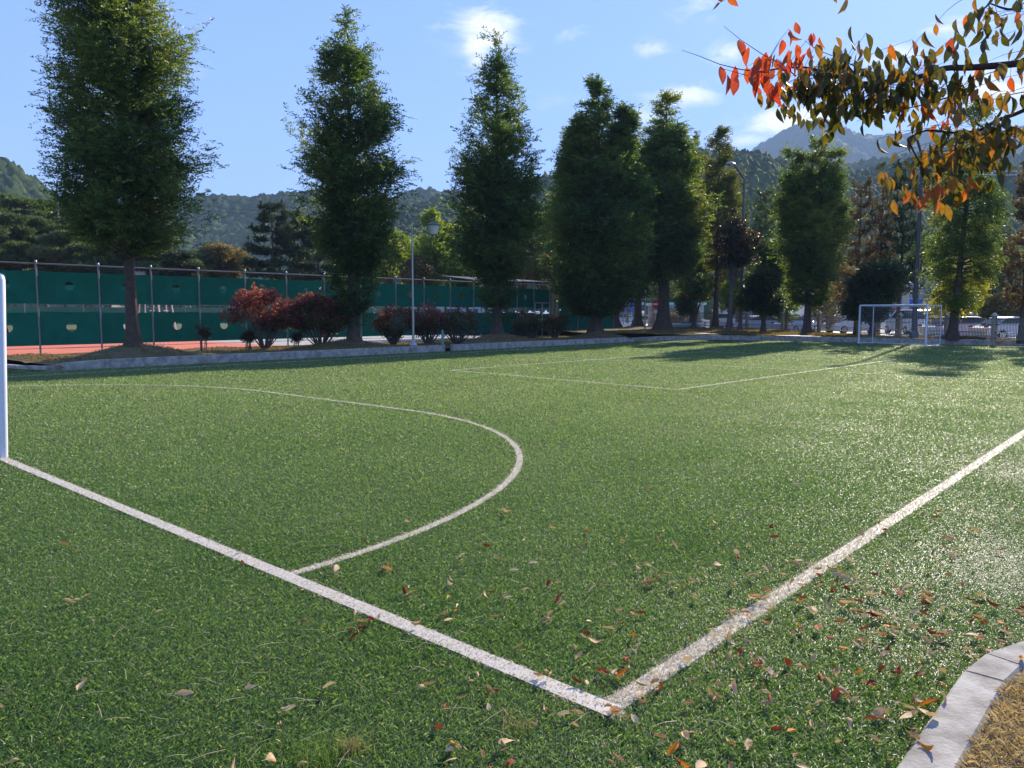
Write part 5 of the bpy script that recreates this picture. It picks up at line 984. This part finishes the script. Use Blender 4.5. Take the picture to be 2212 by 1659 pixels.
def add_leaf(p, direc, tint, L=None):
    global LQ
    L = L or lr.uniform(.070, .108); v, f = one_leaf(L, L * lr.uniform(.38, .50), lr.uniform(.2, 1.1), lr.uniform(-.2, .55)); d = np.array(direc, float); d /= np.linalg.norm(d); rv = lr.normal(0, 1, 3); y = np.cross(d, rv); y /= np.linalg.norm(y); z = np.cross(d, y)
    LF.append(f + sum(len(a) for a in LQ)) ; LQ.append(v[:, :1] * d + v[:, 1:2] * y + v[:, 2:3] * z + p); LT.append(np.clip(np.full(len(f), tint) + lr.normal(0, .035, len(f)), 0, 1))
def cluster(path, n, spread, tint, tsig=.12, down=1.1, depth=.28):
    """leaves on short hanging stalks along a path given as (X, Y) directions"""
    P_ = [at(X, Y, d) - co for X, Y, d in path]; P_ = np.array(P_); seg = np.linalg.norm(np.diff(P_, axis=0), axis=1); cum = np.concatenate([[0], np.cumsum(seg)])
    for i in range(n):
        s = lr.uniform(0, cum[-1]); k = min(np.searchsorted(cum, s, 'right') - 1, len(seg) - 1); t = (s - cum[k]) / seg[k]; c = P_[k] * (1 - t) + P_[k + 1] * t
        o = lr.normal(0, spread, 3) * np.array([1, 1, .62]); o[1] = lr.normal(0, depth); p = c + o; ax = (P_[-1] - P_[0]); ax /= np.linalg.norm(ax)
        d = ax * lr.normal(.12, .25) + np.array([lr.normal(0, .28), lr.normal(0, .28), -down + lr.normal(0, .22)])
        tt = tint(s / cum[-1], o) if callable(tint) else tint; add_leaf(p, d, tt + lr.normal(0, tsig))
        if i % 3 == 0: tw.tube([c, (c + p) / 2 + np.array([0, 0, .012]), p], [.002, .0015, .001], 3, False)
# bare twigs at the tip and single red leaves
twig([(1640, 155, 4.85), (1600, 150, 4.85), (1555, 139, 4.85), (1510, 121, 4.85), (1472, 108, 4.85)], .004); twig([(1720, 165, 4.8), (1690, 140, 4.8), (1648, 118, 4.8), (1600, 86, 4.8), (1563, 56, 4.8)], .004)
twig([(1860, 150, 4.7), (1810, 125, 4.7), (1765, 108, 4.7), (1738, 88, 4.7)]); twig([(2110, 150, 4.6), (2085, 120, 4.6), (2082, 108, 4.6)]); twig([(1660, 150, 4.8), (1620, 165, 4.8), (1560, 148, 4.8)])
twig([(2180, 145, 4.5), (2130, 160, 4.55), (2070, 190, 4.6), (2040, 205, 4.6)]); twig([(2060, 150, 4.6), (2070, 175, 4.6), (2040, 190, 4.6)]); twig([(2230, 195, 4.3), (2180, 205, 4.4), (2120, 222, 4.5), (2090, 235, 4.5)]); twig([(2150, 262, 4.35), (2190, 285, 4.3), (2225, 290, 4.3)])
twig([(2050, 210, 4.6), (1980, 230, 4.6), (1900, 245, 4.65), (1850, 262, 4.7)], .006); twig([(1960, 300, 4.5), (1980, 340, 4.5), (2010, 390, 4.5), (2000, 420, 4.5)], .006)
for X, Y in ((1596, 86), (1618, 102), (1556, 143), (1571, 161), (1588, 142), (1593, 166), (1618, 160), (1640, 122), (1655, 112), (1668, 118), (1630, 140), (1652, 155), (1640, 172), (1665, 178), (1680, 182)):
    add_leaf(at(X, Y, 4.82 + lr.normal(0, .05)) - co, (lr.normal(-.1, .12), lr.normal(0, .15), -1.1), lr.uniform(.86, 1.0), lr.uniform(.10, .135))
cluster([(1660, 120, 4.8), (1710, 150, 4.8)], 36, .055, .88, .07); cluster([(1690, 150, 4.8), (1760, 160, 4.8)], 50, .075, .48, .17)
cluster([(1740, 160, 4.78), (1850, 185, 4.72), (1960, 190, 4.66)], 190, .062, .32, .17); cluster([(1820, 120, 4.7), (1840, 140, 4.7)], 18, .06, .42, .2)
cluster([(1720, 180, 4.78), (1800, 205, 4.72), (1900, 230, 4.68)], 110, .062, .28, .15); cluster([(1950, 130, 4.65), (1985, 170, 4.62)], 34, .075, .58, .14); cluster([(1860, 212, 4.68), (1925, 225, 4.66)], 36, .08, .32, .16)
cluster([(1990, 195, 4.6), (2110, 190, 4.55)], 80, .07, .48, .18); cluster([(2100, 215, 4.5), (2165, 205, 4.5)], 12, .07, .5, .15)
cluster([(2010, 272, 4.5), (2070, 292, 4.4), (2170, 300, 4.35), (2212, 290, 4.3)], 150, .085, .46, .18); cluster([(2025, 325, 4.5), (2085, 335, 4.45), (2105, 350, 4.4)], 58, .085, .44, .18); cluster([(2010, 370, 4.5), (2085, 385, 4.45)], 34, .085, .42, .14)
cluster([(1985, 415, 4.5), (2015, 400, 4.5)], 16, .045, .76, .06, .9); cluster([(2050, 398, 4.5), (2080, 405, 4.5)], 6, .05, .6, .08)
cluster([(2110, 25, 4.7), (2160, 35, 4.7), (2212, 40, 4.65)], 46, .07, .36, .16); cluster([(2190, 70, 4.65), (2215, 110, 4.6)], 14, .06, .4, .15); cluster([(2140, 95, 4.6), (2150, 100, 4.6)], 2, .03, .4); cluster([(2050, 8, 4.7), (2090, 2, 4.7)], 6, .05, .74, .06)
cluster([(1820, -12, 4.8), (1850, -12, 4.8)], 5, .04, .62, .08); cluster([(1545, -8, 4.95), (1600, -10, 4.95)], 5, .04, .75, .1); cluster([(2160, 135, 4.5), (2200, 150, 4.5)], 8, .05, .8, .1); cluster([(2330, 120, 4.3), (2420, 250, 4.2)], 60, .12, .4, .2)
V = np.concatenate(LQ); F = np.concatenate(LF); link('foliage', np_mesh('foliage', V, F, np.concatenate(LT)), CHL, croot); tw.build('twigs', CHB, croot)

# ------------------------------------------------------------------ fallen leaves, straw, weeds, dry lawn
FLT = leafmat('fallen_leaf_tan', [(0, (.36, .19, .09)), (.5, (.62, .42, .24)), (1, (.74, .53, .32))], .75, .12, .15, 1.2); FLR = leafmat('fallen_leaf_red', [(0, (.14, .022, .014)), (.5, (.26, .04, .022)), (1, (.40, .09, .03))], .7, .15, .15, 1.2); FLO = leafmat('fallen_leaf_orange', [(0, (.40, .12, .02)), (.5, (.60, .20, .03)), (1, (.72, .33, .05))], .7, .15, .2, 1.2)
def fallen(name, seed, mt):
    """dried cherry leaf: serrate outline, rolled or folded across, arched and twisted along its length"""
    r = np.random.default_rng(seed); L = r.uniform(.055, .085); Wd = L * r.uniform(.42, .60); kx, ky = 11, 9; style = seed % 4; arch = r.uniform(-1.6, 2.2); tws = r.uniform(-1.5, 1.5); vs = []
    curl = (r.uniform(.6, 1.2), r.uniform(2.2, 3.4), r.uniform(3.4, 5.4), r.uniform(1.2, 2.2))[style]; asym = r.uniform(-.35, .35)
    for i in range(kx):
        s = i / (kx - 1); w = Wd * .5 * (math.sin(math.pi * min(1, s * .92 + .06)) ** .8 + .02) * (1 + .10 * (-1) ** i * (s > .1)); a = arch * (s - .5); xx = L * (math.sin(a) / arch if abs(arch) > .05 else s - .5); zz0 = L * ((1 - math.cos(a)) / arch if abs(arch) > .05 else 0); tw_ = tws * (s - .5)
        for j in range(ky):
            y = (j / (ky - 1) - .5) * 2
            if style == 3: yy, zz = w * y * math.cos(.9), w * abs(y) * math.sin(.9) + .0
            else: th = y * curl / 2 * (.6 + .7 * s) + asym * curl; rad = 2 * w / curl; yy = rad * (math.sin(th) - math.sin(asym * curl)); zz = rad * (math.cos(asym * curl) - math.cos(th))
            zz += r.normal(0, .0009); vs.append((xx + r.normal(0, .0006), yy * math.cos(tw_) - zz * math.sin(tw_), yy * math.sin(tw_) + zz * math.cos(tw_) + zz0))
    vs = np.array(vs); vs[:, 2] -= vs[:, 2].min(); m0 = vs[ky // 2]; stem = np.array([m0 + [-.02, .002, .004], m0 + [0, .0008, 0], m0 + [0, -.0008, 0], m0 + [-.02, .0008, .003]]); b0 = len(vs); vs = np.concatenate([vs, stem])
    F = [(i * ky + j, (i + 1) * ky + j, (i + 1) * ky + j + 1, i * ky + j + 1) for i in range(kx - 1) for j in range(ky - 1)] + [(b0, b0 + 1, b0 + 2, b0 + 3)]; rib = np.array([1.0 if j in (3, 4) else 0 for i in range(kx - 1) for j in range(ky - 1)] + [1])
    me = np_mesh(name, vs, np.array(F), np.clip(r.normal(.5, .24) + r.normal(0, .10, len(F)) + .15 * rib, 0, 1), False); me.materials.append(mt); return me
LM = {k: [fallen('fallen_leaf', 300 + 20 * q + i, m) for i in range(12)] for q, (k, m) in enumerate((('tan', FLT), ('dark red', FLR), ('orange', FLO)))}
lr = np.random.default_rng(99); placed = []
def inframe(p):
    x, y = p; yy = (CAMH) / y; X = 1106 + 1661 * x / y; return y > 2.2 and abs(X - 1106) < 1180
def want(x, y):
    d = 1.15 * math.exp(-(((x - 2.15) / .95) ** 2 + ((y - 3.75) / 1.15) ** 2)) + .75 * math.exp(-(((x - .5) / 1.0) ** 2 + ((y - 2.85) / .55) ** 2)) + .30 * math.exp(-(((x - .8) / 1.4) ** 2 + ((y - 4.3) / 1.0) ** 2)) + .07 * math.exp(-((y - 3) / 2.2) ** 2) + .18 * math.exp(-(((x - 3.6) / 1.2) ** 2 + ((y - 5.6) / .9) ** 2)); return d
allp = []
while len(allp) < 540:
    y = lr.uniform(2.45, 9.5); x = lr.uniform(-.72, .72) * y
    if lr.random() * 1.2 > want(x, y): continue
    q = np.array([x, y]) - C0; u, v = q @ TU, q @ TV
    if in_bed(u, v) : continue
    k = lr.integers(1, 4) if lr.random() < .22 else 1
    for _ in range(k):
        x2, y2 = x + lr.normal(0, .03) * (k > 1), y + lr.normal(0, .03) * (k > 1); q = np.array([x2, y2]) - C0; allp.append((x2, y2, .024 + lr.uniform(0, .012), q @ TU, q @ TV))
allp.sort(key=lambda p: p[0] ** 2 + p[1] ** 2); placed = allp[:276]
for i in range(22):
    u = lr.uniform(-.3, 2.3); v = -1.04 - abs(lr.normal(.0, .45)); p = P(u, v); 
    placed.append((p[0], p[1], .040 if v > -1.22 else .045, u, v))
def leaf_label(c, sz, sh, x, y, u, v):
    w = f'{sz}{sh} {c} fallen leaf'
    if v < -1.22: return w + ' on the dry grass inside the kerb'
    if v < -1.03 and u < 2: return w + ' lying on the pale kerb'
    if v < -.06:
        if v < -.75: return w + (' against the outer side of the kerb' if u < 1.4 else ' in the drift beyond the kerb bend')
        if u < .6: return w + ' on turf just below the corner, right side' if u > -.05 else w + ' at the bottom edge right of the corner'
        return w + (' between touchline and kerb' if u < 1.8 else (' right of the touchline, level with the kerb bend' if u < 3.2 else ' right of the touchline, beyond the kerb'))
    if v < .06 and u > -.05: return w + ' lying on the white touchline'
    if u < -.06: return w + (' at the bottom edge directly below the corner' if v < .6 else (' on turf outside the goal line, left of the corner' if v < 1.8 else ' outside the goal line towards the left edge'))
    if u < .06: return w + ' lying on the thick white goal line'
    return w + (' tucked inside the corner of the white lines' if u < 1.1 and v < 1.1 else (' inside the pitch near the touchline' if v < .8 else (' inside the pitch near the goal line' if u < 1.3 else ' out in the middle of the near turf')))
for (x, y, z, u, v) in placed:
    c = lr.choice(['tan', 'dark red', 'orange'], p=[.77, .17, .06]); mi = int(lr.integers(0, 12)); me = LM[c][mi]; o = bpy.data.objects.new('fallen_leaf', me); COL.objects.link(o); o.location = (x, y, z)
    o.rotation_euler = (lr.normal(0, .45) + (math.pi if lr.random() < .3 else 0), lr.normal(0, .35), lr.uniform(0, 6.28)); s = lr.uniform(.5, 1.0); o.scale = (s, s, s)
    if abs(o.rotation_euler[0]) > 2: o.location.z += .02
    lb_ = leaf_label(c, 'small ' if s < .68 else ('large ' if s > .86 else ''), 'open' if mi % 4 == 0 else ('folded' if mi % 4 == 3 else 'curled'), x, y, u, v); tag(o, lb_, 'leaf', lb_.replace(' fallen leaf', ' leaves'))
LV = []; LFc = []; LTt = []; nb_ = 0
for (x, y, z, u, v) in allp[276:]:
    k = int(lr.integers(0, 12)); me = LM['tan'][k]; n_ = len(me.vertices); co_ = np.empty(n_ * 3); me.vertices.foreach_get('co', co_); fi = np.empty(len(me.loops), dtype=np.int32); me.loops.foreach_get('vertex_index', fi)
    Mx = np.array(Matrix.Rotation(lr.uniform(0, 6.28), 3, 'Z') @ Matrix.Rotation(lr.normal(0, .4), 3, 'X') @ Matrix.Rotation(lr.normal(0, .3), 3, 'Y')); LV.append((co_.reshape(-1, 3) * lr.uniform(.6, 1.1)) @ Mx.T + [x, y, z + .004]); LFc.append(fi.reshape(-1, 4) + nb_); nb_ += n_; LTt.append(np.full(len(me.polygons), lr.uniform(0, 1)))
MIXL = leafmat('fallen_leaf_mixed', [(0, (.20, .035, .02)), (.16, (.34, .07, .03)), (.2, (.42, .23, .10)), (.9, (.78, .58, .36)), (1, (.66, .24, .04))], .75, .12, .15, 1.2)
o = link('leaf_litter', np_mesh('leaf_litter', np.concatenate(LV), np.concatenate(LFc), np.concatenate(LTt)), MIXL); tag(o, 'small brown and red fallen leaves further out on the turf', 'fallen leaves', kind='stuff')
# loose dry straws caught in the turf
r = np.random.default_rng(5); q = MB()
for i in range(330):
    y = r.uniform(2.4, 6.2); x = r.normal(-.28, .27) * y; a = r.normal(.5, .9); L = r.uniform(.03, .13); c = r.normal(0, .25); p = np.array([x, y, .026]); d = np.array([math.cos(a), math.sin(a), 0]); n_ = np.array([-d[1], d[0], 0])
    q.tube([p, p + d * L * .5 + n_ * c * L * .4 + [0, 0, r.uniform(0, .012)], p + d * L + n_ * c * L + [0, 0, r.uniform(-.01, .01)]], r.uniform(.0007, .0013), 3, False)
o = q.build('dry_straw', mat('straw', (.50, .42, .24), .6, .3)); tag(o, 'loose pale dry straws caught in the turf', 'straw', kind='stuff')
def tuft(name, X, Y, n, L, w, mt, label, cat, seed, z=.0, sp=.05):
    r = np.random.default_rng(seed); p = at(X, Y, 1.0); t = (z - CAMH) / (p[2] - CAMH); c = np.array([p[0] * t, p[1] * t, z]); a = r.uniform(0, 6.28, n); base = np.stack([r.normal(0, sp, n), r.normal(0, sp, n), np.zeros(n)], 1); V = []; F = []
    for i in range(n):
        l = L * r.uniform(.5, 1.2); lean = r.uniform(.2, 1.1); d = np.array([math.cos(a[i]), math.sin(a[i])]); s = np.array([-d[1], d[0]]) * w / 2; b0 = len(V)
        for k, t in enumerate((0, .5, 1)):
            h = l * (t - .35 * lean * t * t); o_ = base[i, :2] + d * l * lean * t * t * .8; ww = s * (1 - t * .9); V += [(o_[0] - ww[0], o_[1] - ww[1], h), (o_[0] + ww[0], o_[1] + ww[1], h)]
        F += [(b0, b0 + 1, b0 + 3, b0 + 2), (b0 + 2, b0 + 3, b0 + 5, b0 + 4)]
    o = link(name, np_mesh(name, np.array(V), np.array(F), r.uniform(0, 1, len(F))), mt, None, c); tag(o, label, cat); return o
STRAWG = leafmat('weed_dry', [(0, (.20, .17, .06)), (1, (.42, .34, .16))], .6, .3, .3, 1.3); WEEDG = leafmat('weed_green', [(0, (.07, .14, .02)), (1, (.18, .27, .05))], .5, .3, .35, 1.5)
tuft('weed_tuft', 762, 1620, 130, .07, .0025, STRAWG, 'dry straw coloured weed tuft at the bottom left of the picture', 'weed', 1, sp=.03); tuft('weed_tuft', 690, 1648, 120, .12, .0035, WEEDG, 'bright green weed tuft cut by the bottom edge', 'weed', 2, sp=.05); tuft('weed_tuft', 600, 1640, 60, .10, .003, WEEDG, 'thin green weed tuft left of the bright one at the bottom', 'weed', 3, sp=.07)
tuft('weed_tuft', 563, 1430, 26, .06, .0025, WEEDG, 'tiny green sprig standing in the turf well left of the corner', 'weed', 4, sp=.01); tuft('weed_tuft', 1120, 1578, 60, .07, .003, STRAWG, 'wispy pale weed left below the corner of the white lines', 'weed', 6, sp=.035)
tuft('clover_patch', 1975, 1510, 500, .035, .006, WEEDG, 'low vivid green patch growing against the kerb', 'weed', 5, sp=.10)['kind'] = 'stuff'
# dry lawn blades inside the near kerb
n = 60000; u = rng.uniform(-1.2, 2.2, n); v = rng.uniform(-3.2, -1.2, n); kp = ~((u > 1.3) & (v > -1.2 - (u - 1.3) * .38)); u, v = u[kp], v[kp]; xy = C0 + u[:, None] * TU + v[:, None] * TV
DG = leafmat('dry_lawn_blade', [(0, (.24, .16, .08)), (.5, (.48, .35, .18)), (1, (.68, .54, .33))], .6, .25, .25, 1.2); Vv = blades(xy, .030, .0035, 1.1); Vv[:, 2] += .02
o = link('dry_lawn_blades', np_mesh('dry_lawn_blades', Vv, tri_blades_faces(len(u)), np.tile(rng.uniform(0, 1, len(u)), 2)), DG); tag(o, 'dry golden lawn inside the near kerb', 'dry grass', kind='stuff')
# dry grass tussocks of the far planting bed
n = 90000; u = rng.uniform(5.3, 42, n); v = rng.uniform(22.7, 30.0, n); kp = (u < 35.1) & (snoise(np.stack([u, v, u * 0], 1), 1.6, 4) > -.25); u, v = u[kp], v[kp]; xy = C0 + u[:, None] * TU + v[:, None] * TV
Vv = blades(xy, .07, .012, .8); z = lb(u[None], v[None])[0]; Vv[:, 2] += np.repeat(z, 4)
BG = leafmat('bed_grass_blade', [(0, (.10, .075, .035)), (.5, (.24, .17, .085)), (.9, (.38, .28, .14)), (1, (.13, .15, .05))], .7, .2, .25, 1.2)
o = link('bed_grass', np_mesh('bed_grass', Vv, tri_blades_faces(len(u)), np.tile(rng.uniform(0, 1, len(u)), 2)), BG); tag(o, 'short dry grass and litter on the planting bed', 'dry grass', kind='stuff')
n = 60000; vv = rng.uniform(-8, 26, n); t = rng.random(n) ** 1.4; k = kerb_u(vv); end = np.interp(vv, [-9, 2, 6, 12, 18, 24, 35, 45], [44.4, 45.0, 45.6, 48.0, 51.6, 53.2, 54, 54.5]); uu = k + .05 + (end - k) * t; z = fb(uu[None], vv[None])[0]; xy = C0 + uu[:, None] * TU + vv[:, None] * TV
Vv = blades(xy, .09, .02, .7); Vv[:, 2] += np.repeat(z, 4); BG2 = leafmat('far_bed_litter', [(0, (.12, .08, .035)), (.5, (.26, .17, .07)), (.85, (.48, .34, .07)), (1, (.16, .20, .06))], .7, .2, .3, 1.2)
o = link('far_bed_litter', np_mesh('far_bed_litter', Vv, tri_blades_faces(n), np.tile(rng.uniform(0, 1, n), 2)), BG2); tag(o, 'dry grass and yellow leaf litter behind the far kerb', 'leaf litter', kind='stuff')

# ------------------------------------------------------------------ haze
b = MB(); b.box((100, 800, 218), (3600, 3000, 446)); hz = b.build('haze', bpy.data.materials.new('haze')); hz['kind'] = 'stuff'; hz['label'] = 'thin blue air haze over the valley'
m = hz.data.materials[0]; m.use_nodes = True; t = m.node_tree; t.nodes.clear(); o_ = N(t, 'ShaderNodeOutputMaterial'); pv = N(t, 'ShaderNodeVolumePrincipled'); pv.inputs['Color'].default_value = (.50, .71, 1.0, 1); pv.inputs['Density'].default_value = HAZE if 'HAZE' in globals() else .00026; pv.inputs['Anisotropy'].default_value = 0.0; t.links.new(pv.outputs[0], o_.inputs['Volume'])
